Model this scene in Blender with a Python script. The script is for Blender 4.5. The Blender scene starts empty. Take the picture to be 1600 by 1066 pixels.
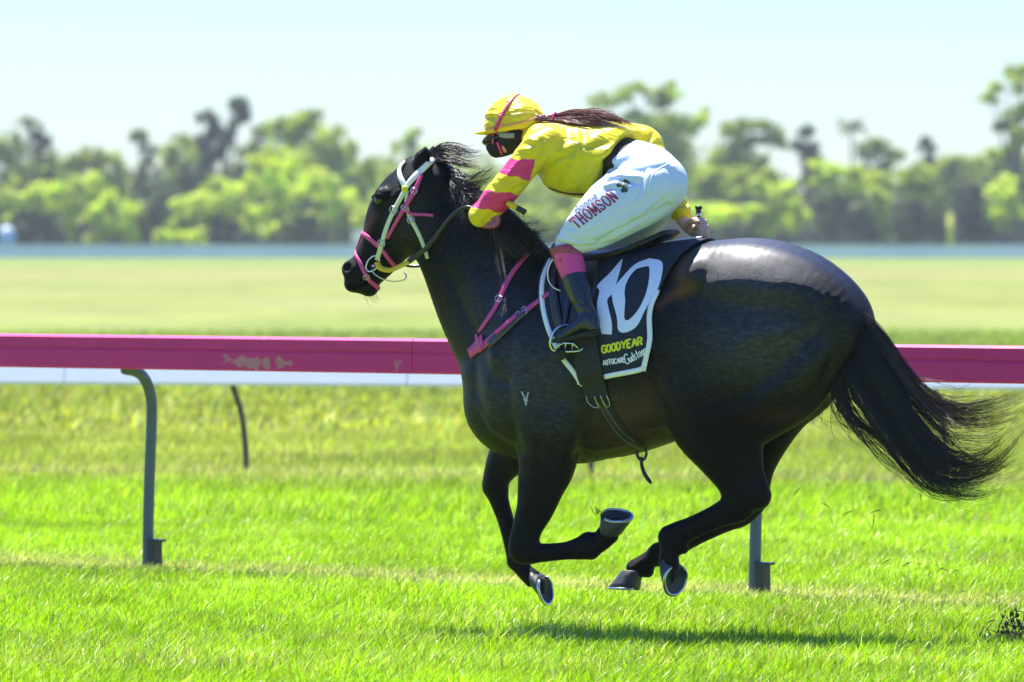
import bpy, bmesh, math, random
import numpy as np
from mathutils import Vector
from mathutils.bvhtree import BVHTree

SC = bpy.context.scene
COL = SC.collection
rng = np.random.default_rng(7)
random.seed(7)

# ------------------------------------------------------------------ camera
CAM_H = 1.512
FPX = 9000.0                      # focal length in photo pixels (1600 wide)
PITCH = math.atan2(533 - 375, FPX)
cam_data = bpy.data.cameras.new("camera")
cam = bpy.data.objects.new("camera", cam_data)
COL.objects.link(cam)
cam.location = (0, 0, CAM_H)
cam.rotation_euler = (math.pi / 2 - PITCH, 0, 0)
cam_data.sensor_width = 36.0
cam_data.lens = FPX / 1600 * 36
cam_data.clip_end = 6000
cam_data.clip_start = 0.5
cam_data.dof.use_dof = True
cam_data.dof.focus_distance = 22.05
cam_data.dof.aperture_fstop = 4.5
SC.camera = cam

# ------------------------------------------------------------------ sky, sun, exposure
TO_SUN = Vector((-0.20, 0.34, 1.0)).normalized()
SUN_EL = math.asin(TO_SUN.z)
SUN_ROT = math.atan2(TO_SUN.x, TO_SUN.y)
world = bpy.data.worlds.new("World")
SC.world = world
world.use_nodes = True
wn = world.node_tree
wn.nodes.clear()
sky = wn.nodes.new("ShaderNodeTexSky")
sky.sky_type = 'NISHITA'
sky.sun_disc = False
sky.sun_elevation = SUN_EL
sky.sun_rotation = SUN_ROT
sky.altitude = 0
sky.air_density = 0.9
sky.dust_density = 0.2
sky.ozone_density = 3.0
bg = wn.nodes.new("ShaderNodeBackground")
bg.inputs['Strength'].default_value = 0.05
wo = wn.nodes.new("ShaderNodeOutputWorld")
# clear summer sky: pale at the horizon, deepening to blue overhead
wtc = wn.nodes.new("ShaderNodeTexCoord"); wsep = wn.nodes.new("ShaderNodeSeparateXYZ")
wn.links.new(wtc.outputs['Generated'], wsep.inputs[0])
wmr = wn.nodes.new("ShaderNodeMapRange"); wmr.inputs['From Min'].default_value = 0.0; wmr.inputs['From Max'].default_value = 0.55
wn.links.new(wsep.outputs['Z'], wmr.inputs['Value'])
deep = wn.nodes.new("ShaderNodeMix"); deep.data_type = 'RGBA'
deep.inputs['A'].default_value = (0.88, 0.96, 1.06, 1); deep.inputs['B'].default_value = (0.72, 1.22, 2.25, 1)
wn.links.new(wmr.outputs[0], deep.inputs['Factor'])
tint = wn.nodes.new("ShaderNodeMix"); tint.data_type = 'RGBA'; tint.blend_type = 'MULTIPLY'
tint.inputs['Factor'].default_value = 1.0
wn.links.new(deep.outputs['Result'], tint.inputs['B'])
wn.links.new(sky.outputs[0], tint.inputs['A'])
wn.links.new(tint.outputs['Result'], bg.inputs[0])
wn.links.new(bg.outputs[0], wo.inputs[0])
world['kind'] = 'structure'

sun_data = bpy.data.lights.new("sun", 'SUN')
sun_data.energy = 5.0
sun_data.angle = math.radians(0.53)
sun_data.color = (1.0, 0.97, 0.92)
sun = bpy.data.objects.new("sun", sun_data)
COL.objects.link(sun)
sun.rotation_euler = TO_SUN.to_track_quat('Z', 'Y').to_euler()

SC.view_settings.view_transform = 'Standard'
SC.view_settings.look = 'None'
SC.view_settings.gamma = 1.0
SC.view_settings.use_curve_mapping = False
SC.view_settings.exposure = 1.55
SC.render.engine = 'CYCLES'
SC.cycles.max_bounces = 8
SC.cycles.transparent_max_bounces = 12
SC.cycles.volume_bounces = 0
SC.cycles.sample_clamp_indirect = 6

# ------------------------------------------------------------------ pixel <-> world
CP, SP = math.cos(PITCH), math.sin(PITCH)
def P(px, py, Y):
    """world point seen at photo pixel (px,py) lying at distance Y in front of the camera"""
    dx = (px - 800) / FPX
    dy = (533 - py) / FPX
    yy = CP + SP * dy
    zz = -SP + CP * dy
    return np.array((dx / yy * Y, Y, CAM_H + zz / yy * Y))

def proj(V):
    V = np.asarray(V, float)
    x, y, z = V[..., 0], V[..., 1], V[..., 2] - CAM_H
    d = CP * y - SP * z
    u = SP * y + CP * z
    return np.stack([800 + FPX * x / d, 533 - FPX * u / d], -1)

TH = math.radians(20)             # the horse gallops to the left and 20 degrees away
D0 = 22.3
PXM = FPX / D0                    # pixels per metre at the horse
HEAD = np.array((-math.cos(TH), math.sin(TH), 0.0))
LAT = np.array((-math.sin(TH), -math.cos(TH), 0.0))   # the horse's left, towards the camera

def H(px, py, lat=0.0):
    Y = D0 - (px - 1040) / PXM * math.tan(TH) - lat / math.cos(TH)
    return P(px, py, Y)

# ------------------------------------------------------------------ object helpers
def tag(o, label=None, cat=None, group=None, kind=None):
    if label: o['label'] = label
    if cat: o['category'] = cat
    if group: o['group'] = group
    if kind: o['kind'] = kind
    return o

def empty(name, loc, label=None, cat=None, group=None):
    o = bpy.data.objects.new(name, None)
    o.empty_display_size = 0.1
    o.location = loc
    COL.objects.link(o)
    return tag(o, label, cat, group)

def link_mesh(name, me, mat=None, parent=None, smooth=True):
    o = bpy.data.objects.new(name, me)
    COL.objects.link(o)
    if mat:
        me.materials.append(mat)
    if smooth:
        me.polygons.foreach_set('use_smooth', [True] * len(me.polygons))
    if parent:
        o.parent = parent
        o.matrix_parent_inverse.identity()
        o.location = -Vector(parent_loc(parent))
    return o

def parent_loc(o):
    L = Vector(o.location)
    p = o.parent
    while p:
        L = L + Vector(p.location)
        p = p.parent
    return L

def mesh(name, verts, faces, mat=None, parent=None, smooth=True):
    me = bpy.data.meshes.new(name)
    me.from_pydata([tuple(map(float, v)) for v in verts], [], [tuple(map(int, f)) for f in faces])
    me.update()
    return link_mesh(name, me, mat, parent, smooth)

def mesh_np(name, V, F, mat=None, parent=None, smooth=True, attrs=None):
    """fast mesh of equal sized polygons from numpy arrays"""
    V = np.asarray(V, np.float32); F = np.asarray(F, np.int32)
    n = F.shape[1]
    me = bpy.data.meshes.new(name)
    me.vertices.add(len(V)); me.vertices.foreach_set('co', V.ravel())
    me.loops.add(F.size); me.loops.foreach_set('vertex_index', F.ravel())
    me.polygons.add(len(F))
    me.polygons.foreach_set('loop_start', np.arange(0, F.size, n, dtype=np.int32))
    me.polygons.foreach_set('loop_total', np.full(len(F), n, np.int32))
    me.update(calc_edges=True)
    if attrs:
        for k, a in attrs.items():
            a = np.asarray(a, np.float32)
            if a.ndim == 1:
                at = me.attributes.new(k, 'FLOAT', 'POINT'); at.data.foreach_set('value', a)
            else:
                at = me.attributes.new(k, 'FLOAT_COLOR', 'POINT')
                c = np.ones((len(a), 4), np.float32); c[:, :3] = a
                at.data.foreach_set('color', c.ravel())
    me.validate()
    return link_mesh(name, me, mat, parent, smooth)

class MB:
    """collects shapes, then links them as one mesh object"""
    def __init__(s): s.v = []; s.f = []
    def add(s, V, F):
        o = len(s.v)
        s.v.extend([tuple(map(float, q)) for q in V])
        s.f.extend([tuple(int(i) + o for i in f) for f in F])
        return s
    def box(s, c, ax, ay, az):
        """box from centre and three half-axis vectors"""
        c, ax, ay, az = map(np.asarray, (c, ax, ay, az))
        V = [c + i * ax + j * ay + k * az for i in (-1, 1) for j in (-1, 1) for k in (-1, 1)]
        F = [(0, 1, 3, 2), (4, 6, 7, 5), (0, 4, 5, 1), (2, 3, 7, 6), (0, 2, 6, 4), (1, 5, 7, 3)]
        return s.add(V, F)
    def tube(s, pts, rad, n=8, closed=False, flat=1.0, up=None):
        pts = [np.asarray(p, float) for p in pts]
        m = len(pts)
        rad = [rad] * m if np.isscalar(rad) else list(rad)
        V = []
        ref = np.array(up if up is not None else (0.31, -0.9, 0.3), float)
        for i in range(m):
            a = pts[(i - 1) % m] if (closed or i > 0) else pts[i]
            b = pts[(i + 1) % m] if (closed or i < m - 1) else pts[i]
            t = b - a; t = t / (np.linalg.norm(t) + 1e-9)
            u = ref - t * ref.dot(t)
            if np.linalg.norm(u) < 1e-3: u = np.array((1, 0, 0.)) - t * t[0]
            u /= np.linalg.norm(u)
            w = np.cross(t, u)
            ref = u
            for k in range(n):
                an = 2 * math.pi * k / n
                V.append(pts[i] + rad[i] * (math.cos(an) * u * flat + math.sin(an) * w))
        F = []
        for i in range(m if closed else m - 1):
            j = (i + 1) % m
            for k in range(n):
                l = (k + 1) % n
                F.append((i * n + k, j * n + k, j * n + l, i * n + l))
        if not closed:
            F.append(tuple(range(n))); F.append(tuple(range((m - 1) * n + n - 1, (m - 1) * n - 1, -1)))
        return s.add(V, F)
    def ball(s, c, r, ax=None, n=8):
        c = np.asarray(c, float)
        ax = ax if ax is not None else np.eye(3)
        r = np.ones(3) * r
        V = []; F = []
        for i in range(n + 1):
            th = math.pi * i / n
            for k in range(2 * n):
                ph = math.pi * k / n
                q = np.array((math.sin(th) * math.cos(ph), math.sin(th) * math.sin(ph), math.cos(th))) * r
                V.append(c + q[0] * ax[0] + q[1] * ax[1] + q[2] * ax[2])
        for i in range(n):
            for k in range(2 * n):
                l = (k + 1) % (2 * n)
                F.append((i * 2 * n + k, (i + 1) * 2 * n + k, (i + 1) * 2 * n + l, i * 2 * n + l))
        return s.add(V, F)
    def build(s, name, mat=None, parent=None, smooth=True, bevel=0):
        o = mesh(name, s.v, s.f, mat, parent, smooth)
        bm = bmesh.new(); bm.from_mesh(o.data)
        bmesh.ops.remove_doubles(bm, verts=bm.verts, dist=1e-6)
        bmesh.ops.recalc_face_normals(bm, faces=bm.faces)
        bm.to_mesh(o.data); bm.free()
        if bevel:
            b = o.modifiers.new('bevel', 'BEVEL'); b.width = bevel; b.segments = 2; b.limit_method = 'ANGLE'
            o.data.polygons.foreach_set('use_smooth', [False] * len(o.data.polygons))
        return o

# ------------------------------------------------------------------ material helpers
def new_mat(name):
    m = bpy.data.materials.new(name)
    m.use_nodes = True
    nt = m.node_tree
    b = nt.nodes['Principled BSDF']
    return m, nt, b

def mat_basic(name, col, rough=0.5, metal=0.0, spec=0.5, var=0.12, vscale=30.0, bump=0.0, bscale=200.0,
              sheen=0.0, transl=0.0, rvar=0.0, coat=0.0, stretch=None):
    """principled material with noise in colour, roughness and fine relief"""
    m, nt, b = new_mat(name)
    tc = nt.nodes.new('ShaderNodeTexCoord')
    nz = nt.nodes.new('ShaderNodeTexNoise'); nz.inputs['Scale'].default_value = vscale; nz.inputs['Detail'].default_value = 5
    src = tc.outputs['Object']
    if stretch:
        mp = nt.nodes.new('ShaderNodeMapping'); mp.inputs['Scale'].default_value = stretch
        nt.links.new(src, mp.inputs[0]); src = mp.outputs[0]
    nt.links.new(src, nz.inputs['Vector'])
    mx = nt.nodes.new('ShaderNodeMix'); mx.data_type = 'RGBA'
    mx.inputs['A'].default_value = (*[c * (1 - var) for c in col], 1)
    mx.inputs['B'].default_value = (*[min(1, c * (1 + var)) for c in col], 1)
    nt.links.new(nz.outputs['Fac'], mx.inputs['Factor'])
    nt.links.new(mx.outputs['Result'], b.inputs['Base Color'])
    b.inputs['Roughness'].default_value = rough
    b.inputs['Metallic'].default_value = metal
    b.inputs['Specular IOR Level'].default_value = spec
    if sheen:
        b.inputs['Sheen Weight'].default_value = sheen
        b.inputs['Sheen Roughness'].default_value = 0.4
    if coat:
        b.inputs['Coat Weight'].default_value = coat
        b.inputs['Coat Roughness'].default_value = 0.25
    if rvar:
        mr = nt.nodes.new('ShaderNodeMapRange')
        mr.inputs['To Min'].default_value = max(0.02, rough - rvar); mr.inputs['To Max'].default_value = min(1, rough + rvar)
        nt.links.new(nz.outputs['Fac'], mr.inputs['Value']); nt.links.new(mr.outputs[0], b.inputs['Roughness'])
    if bump:
        n2 = nt.nodes.new('ShaderNodeTexNoise'); n2.inputs['Scale'].default_value = bscale; n2.inputs['Detail'].default_value = 4
        nt.links.new(src, n2.inputs['Vector'])
        bp = nt.nodes.new('ShaderNodeBump'); bp.inputs['Strength'].default_value = 1.0; bp.inputs['Distance'].default_value = bump
        nt.links.new(n2.outputs['Fac'], bp.inputs['Height'])
        nt.links.new(bp.outputs[0], b.inputs['Normal'])
    if transl:
        tr = nt.nodes.new('ShaderNodeBsdfTranslucent')
        nt.links.new(mx.outputs['Result'], tr.inputs['Color'])
        ms = nt.nodes.new('ShaderNodeMixShader'); ms.inputs[0].default_value = transl
        out = nt.nodes['Material Output']
        nt.links.new(b.outputs[0], ms.inputs[1]); nt.links.new(tr.outputs[0], ms.inputs[2])
        nt.links.new(ms.outputs[0], out.inputs['Surface'])
    return m

# ------------------------------------------------------------------ implicit surfaces: smooth unions of limbs, meshed with surface nets
def catmull(A, n):
    A = np.asarray(A, float)
    m = len(A)
    if m == 2:
        t = np.linspace(0, 1, n + 1)[:, None]
        return A[0] * (1 - t) + A[1] * t
    out = []
    for i in range(m - 1):
        p0 = A[max(i - 1, 0)]; p1 = A[i]; p2 = A[i + 1]; p3 = A[min(i + 2, m - 1)]
        if i == 0: p0 = 2 * p1 - p2
        if i == m - 2: p3 = 2 * p2 - p1
        for t in np.linspace(0, 1, n, endpoint=False):
            out.append(0.5 * ((2 * p1) + (-p0 + p2) * t + (2 * p0 - 5 * p1 + 4 * p2 - p3) * t * t + (-p0 + 3 * p1 - 3 * p2 + p3) * t ** 3))
    out.append(A[-1])
    return np.array(out)

class Field:
    def __init__(s, lo, hi, h):
        s.h = h; s.lo = np.asarray(lo, float)
        s.n = np.ceil((np.asarray(hi) - s.lo) / h).astype(int) + 1
        s.F = np.full(s.n, 0.5, np.float32)
        s.ax = [(s.lo[i] + h * np.arange(s.n[i])).astype(np.float32) for i in range(3)]
    def sub(s, lo, hi):
        a = np.clip(np.floor((lo - s.lo) / s.h).astype(int), 0, s.n - 1)
        b = np.clip(np.ceil((hi - s.lo) / s.h).astype(int) + 1, 1, s.n)
        sl = tuple(slice(a[i], b[i]) for i in range(3))
        X, Y, Z = s.ax[0][sl[0]][:, None, None], s.ax[1][sl[1]][None, :, None], s.ax[2][sl[2]][None, None, :]
        return sl, X, Y, Z
    def _merge(s, sl, d, k, cut=False):
        f = s.F[sl]
        if cut:
            d = -d
            h = np.maximum(k - np.abs(f - d), 0) / max(k, 1e-6)
            s.F[sl] = np.maximum(f, d) + h * h * k * 0.25
        else:
            h = np.maximum(k - np.abs(f - d), 0) / max(k, 1e-6)
            s.F[sl] = np.minimum(f, d) - h * h * k * 0.25
    def ellipsoid(s, c, r, ax=None, k=0.02, cut=False):
        c = np.asarray(c, float); r = np.ones(3) * r
        ax = np.eye(3) if ax is None else np.asarray(ax)
        m = r.max() + k + 3 * s.h
        sl, X, Y, Z = s.sub(c - m, c + m)
        x, y, z = X - c[0], Y - c[1], Z - c[2]
        k0 = 0; k1 = 0
        for i in range(3):
            q = x * ax[i][0] + y * ax[i][1] + z * ax[i][2]
            k0 = k0 + (q / r[i]) ** 2; k1 = k1 + (q / r[i] ** 2) ** 2
        k0 = np.sqrt(k0); k1 = np.sqrt(k1) + 1e-9
        s._merge(sl, (k0 * (k0 - 1) / k1).astype(np.float32), k, cut)
    def sweep(s, pts, ru, rl, lat, k=0.02, n=6, cut=False):
        """elliptic limb along pts; ru = radius square to lat, rl = radius along lat"""
        pts = np.asarray(pts, float); m = len(pts)
        ru = np.ones(m) * ru; rl = np.ones(m) * rl
        A = catmull(np.column_stack([pts, ru, rl]), n)
        mar = k + 3 * s.h
        R = np.maximum(A[:, 3], A[:, 4])[:, None]
        slo = (A[:, :3] - R).min(0) - mar; shi = (A[:, :3] + R).max(0) + mar
        gsl, _, _, _ = s.sub(slo, shi)
        off = [g.start for g in gsl]
        D = np.full([g.stop - g.start for g in gsl], 0.5, np.float32)
        for i in range(len(A) - 1):
            a, b = A[i, :3], A[i + 1, :3]
            ba = b - a; L = np.linalg.norm(ba)
            if L < 1e-6: continue
            T = ba / L
            W = np.asarray(lat, float) - T * np.dot(lat, T); W /= np.linalg.norm(W)
            U = np.cross(T, W)
            r = max(A[i, 3], A[i, 4], A[i + 1, 3], A[i + 1, 4]) + mar
            sl, X, Y, Z = s.sub(np.maximum(np.minimum(a, b) - r, slo), np.minimum(np.maximum(a, b) + r, shi))
            x, y, z = X - a[0], Y - a[1], Z - a[2]
            t = x * T[0] + y * T[1] + z * T[2]
            tc = np.clip(t, 0, L)
            e = t - tc
            fu = A[i, 3] + (A[i + 1, 3] - A[i, 3]) * (tc / L)
            fl = A[i, 4] + (A[i + 1, 4] - A[i, 4]) * (tc / L)
            fm = np.minimum(fu, fl)
            u = x * U[0] + y * U[1] + z * U[2]
            w = x * W[0] + y * W[1] + z * W[2]
            k0 = np.sqrt((u / fu) ** 2 + (w / fl) ** 2 + (e / fm) ** 2)
            k1 = np.sqrt((u / fu ** 2) ** 2 + (w / fl ** 2) ** 2 + (e / fm ** 2) ** 2) + 1e-6
            d = np.where(k0 < 1e-3, -fm, k0 * (k0 - 1) / k1).astype(np.float32)
            ls = tuple(slice(sl[j].start - off[j], sl[j].stop - off[j]) for j in range(3))
            D[ls] = np.minimum(D[ls], d)
        s._merge(gsl, D, k, cut)
    def plane(s, c, n):
        """cut away everything on the side n points to"""
        n = np.asarray(n, float); n = n / np.linalg.norm(n)
        d = (s.ax[0] * n[0])[:, None, None] + (s.ax[1] * n[1])[None, :, None] + (s.ax[2] * n[2])[None, None, :] - float(np.dot(c, n))
        s.F = np.maximum(s.F, d.astype(np.float32))
    def mesh(s, smooth=3):
        F = s.F; n = F.shape
        ins = F < 0
        nx, ny, nz = n[0] - 1, n[1] - 1, n[2] - 1
        cnt = np.zeros((nx, ny, nz), np.uint8)
        for i in (0, 1):
            for j in (0, 1):
                for k in (0, 1):
                    cnt += ins[i:nx + i, j:ny + j, k:nz + k]
        act = (cnt > 0) & (cnt < 8)
        idx = np.full((nx, ny, nz), -1, np.int32)
        I = np.argwhere(act)
        idx[act] = np.arange(len(I))
        acc = np.zeros((len(I), 3)); c = np.zeros(len(I))
        corners = [(i, j, k) for i in (0, 1) for j in (0, 1) for k in (0, 1)]
        val = {q: F[I[:, 0] + q[0], I[:, 1] + q[1], I[:, 2] + q[2]] for q in corners}
        for a in corners:
            for ax in range(3):
                if a[ax] == 0:
                    b = list(a); b[ax] = 1; b = tuple(b)
                    va, vb = val[a], val[b]
                    m = (va < 0) != (vb < 0)
                    t = np.where(m, va / np.where(m, va - vb, 1), 0)
                    p = np.array(a, float)[None, :] + 0.0
                    p = np.repeat(p, len(I), 0); p[:, ax] += t
                    acc[m] += p[m]; c[m] += 1
        V = (I + acc / c[:, None]) * s.h + s.lo
        quads = []
        for ax in range(3):
            b, d = (ax + 1) % 3, (ax + 2) % 3
            sa = [slice(None)] * 3; sb = [slice(None)] * 3
            sa[ax] = slice(0, n[ax] - 1); sb[ax] = slice(1, n[ax])
            A, B = ins[tuple(sa)], ins[tuple(sb)]
            E = np.argwhere(A != B)
            ok = (E[:, b] > 0) & (E[:, d] > 0) & (E[:, b] < n[b] - 1) & (E[:, d] < n[d] - 1)
            E = E[ok]
            fl = A[E[:, 0], E[:, 1], E[:, 2]]
            def g(ob, od):
                Q = E.copy(); Q[:, b] += ob; Q[:, d] += od
                return idx[Q[:, 0], Q[:, 1], Q[:, 2]]
            q = np.stack([g(-1, -1), g(0, -1), g(0, 0), g(-1, 0)], 1)
            q[~fl] = q[~fl][:, ::-1]
            quads.append(q)
        Q = np.concatenate(quads)
        if smooth:
            V = relax(V, Q, smooth)
        return V, Q

def relax(V, Q, it, lam=0.5, mu=-0.52):
    """Taubin smoothing"""
    e = np.concatenate([Q[:, [i, (i + 1) % Q.shape[1]]] for i in range(Q.shape[1])])
    for _ in range(it):
        for f in (lam, mu):
            S = np.zeros_like(V); c = np.zeros(len(V))
            for a, b in ((0, 1), (1, 0)):
                for j in range(3):
                    S[:, j] += np.bincount(e[:, a], V[e[:, b], j], len(V))
                c += np.bincount(e[:, a], minlength=len(V))
            V = V + f * (S / np.maximum(c, 1)[:, None] - V)
    return V

def vnormals(V, Q):
    a, b, c = V[Q[:, 0]], V[Q[:, 1]], V[Q[:, 2]]
    fn = np.cross(b - a, c - a)
    if Q.shape[1] == 4:
        d = V[Q[:, 3]]; fn = np.cross(c - a, d - b)
    N = np.zeros_like(V)
    for i in range(Q.shape[1]):
        for j in range(3):
            N[:, j] += np.bincount(Q[:, i], fn[:, j], len(V))
    return N / (np.linalg.norm(N, axis=1)[:, None] + 1e-12)

def line_dist(q, pts):
    """distance in photo pixels of projected points q to a polyline"""
    d = np.full(len(q), 1e9)
    pts = np.asarray(pts, float)
    for a, b in zip(pts[:-1], pts[1:]):
        ba = b - a
        t = np.clip(((q - a) @ ba) / (ba @ ba), 0, 1)
        d = np.minimum(d, np.linalg.norm(q - a - t[:, None] * ba, axis=1))
    return d

def relief(V, Q, feats, gain=1.0):
    """raise ridges (amp > 0) and sink grooves (amp < 0) of width w pixels on the side that faces the track"""
    N = vnormals(V, Q)
    q = proj(V)
    face = np.clip(-N[:, 1] * 2.5 + 0.2, 0, 1)
    D = np.zeros(len(V))
    for pts, w, amp in feats:
        if len(pts) == 1:
            d = np.linalg.norm(q - np.asarray(pts[0], float), axis=1)
        else:
            d = line_dist(q, catmull(np.asarray(pts, float), 4))
        D += amp * gain * np.exp(-(d / w) ** 2)
    return V + N * (D * face)[:, None]

def bvh_of(V, Q):
    return BVHTree.FromPolygons([tuple(v) for v in V], [tuple(f) for f in Q])

CAMV = Vector((0, 0, CAM_H))
def on(bvh, px, py, fall=None):
    """where the line of sight at a photo pixel meets a surface: (point, normal)"""
    d = Vector(P(px, py, 20.0)) - CAMV
    d.normalize()
    hit = bvh.ray_cast(CAMV, d)
    if hit[0] is None:
        f = Vector(H(px, py, 0.0 if fall is None else fall))
        r = bvh.find_nearest(f)
        return np.array(r[0]), np.array(r[1])
    return np.array(hit[0]), np.array(hit[1])

def smooth_seq(A, it=2):
    A = np.array(A, float)
    for _ in range(it):
        B = A.copy(); B[1:-1] = (A[:-2] + 2 * A[1:-1] + A[2:]) / 4
        A = B
    return A

def strap(bvh, pts, wpx, th=0.004, off=0.002, step=4.0, cam_pts=None):
    """flat leather strap laid along a surface; returns verts, faces and the frame list"""
    C = catmull(np.asarray(pts, float), 8)
    seg = np.r_[0, np.cumsum(np.linalg.norm(np.diff(C, axis=0), axis=1))]
    n = max(3, int(seg[-1] / step))
    t = np.linspace(0, seg[-1], n + 1)
    C = np.column_stack([np.interp(t, seg, C[:, i]) for i in range(2)])
    pn = [on(bvh, *c) for c in C]
    pos = smooth_seq([p + nn * off for p, nn in pn], 3)
    nor = smooth_seq([nn for p, nn in pn], 6)
    nor /= np.linalg.norm(nor, axis=1)[:, None]
    w = np.asarray(wpx, float) / PXM / 2
    w = np.full(n + 1, float(w)) if w.ndim == 0 else np.interp(np.linspace(0, 1, n + 1), np.linspace(0, 1, len(w)), w)
    V = []; F = []; fr = []
    for i in range(n + 1):
        tt = pos[min(i + 1, n)] - pos[max(i - 1, 0)]; tt /= np.linalg.norm(tt) + 1e-9
        s = np.cross(nor[i], tt); s /= np.linalg.norm(s)
        nn = np.cross(tt, s)
        fr.append((pos[i], tt, s, nn))
        e = th * 0.35
        V += [pos[i] - s * w[i], pos[i] - s * (w[i] - e) + nn * th, pos[i] + s * (w[i] - e) + nn * th, pos[i] + s * w[i]]
    for i in range(n):
        for k in range(4):
            l = (k + 1) % 4
            F.append((i * 4 + k, i * 4 + l, i * 4 + 4 + l, i * 4 + 4 + k))
    F.append((0, 3, 2, 1)); F.append((n * 4, n * 4 + 1, n * 4 + 2, n * 4 + 3))
    return V, F, fr

def buckle(mb, fr, wx, wy, r=0.0016, off=0.006):
    """rectangular wire buckle in a strap's frame"""
    p, t, s, n = fr
    c = p + n * off
    pts = []
    for a, b in ((-1, -1), (0, -1.12), (1, -1), (1.1, 0), (1, 1), (0, 1.12), (-1, 1), (-1.1, 0)):
        pts.append(c + t * a * wx + s * b * wy)
    mb.tube(pts, r, 6, closed=True)
    mb.tube([c + t * wx, c - t * wx], r * 0.8, 5)
# ================================================================== the setting
HALF = FPX
def ground_at(px, py):
    """point of the flat ground seen at a photo pixel"""
    dx = (px - 800) / FPX; dy = (533 - py) / FPX
    yy = CP + SP * dy; zz = -SP + CP * dy
    t = -CAM_H / zz
    return np.array((dx * t, yy * t, 0.0))

TURF = -.036                     # soil level below the blade tips
# lines on the ground: under the pink rail and under the white rail
GA, GB = ground_at(230, 880), ground_at(1178, 919)
WA, WB = ground_at(385, 736), ground_at(924, 741)
RDIR = (GB - GA) / np.linalg.norm(GB - GA)
WDIR = (WB - WA) / np.linalg.norm(WB - WA)
RNRM = np.array((-RDIR[1], RDIR[0], 0)); WNRM = np.array((-WDIR[1], WDIR[0], 0))

# grass colour by distance (22 m / distance, base colour)
BANDS = [(0.0, (.27, .36, .03)), (.046, (.28, .42, .02)), (.058, (.28, .42, .025)), (.070, (.36, .40, .11)), (.085, (.42, .43, .13)),
         (.100, (.38, .42, .11)), (.112, (.30, .40, .06)), (.128, (.40, .43, .12)), (.150, (.36, .43, .10)), (.172, (.41, .44, .13)), (.205, (.33, .44, .08)), (.24, (.32, .43, .07)), (.34, (.36, .43, .055)),
         (.46, (.42, .47, .07)), (.56, (.40, .49, .06)), (.60, (.40, .58, .02)), (.70, (.40, .62, .004)), (1.0, (.385, .60, .002))]
def band_col(Y):
    t = 22.0 / np.maximum(Y, 1)
    xs = [b[0] for b in BANDS]
    return np.stack([np.interp(t, xs, [b[1][i] for b in BANDS]) for i in range(3)], -1)

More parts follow.
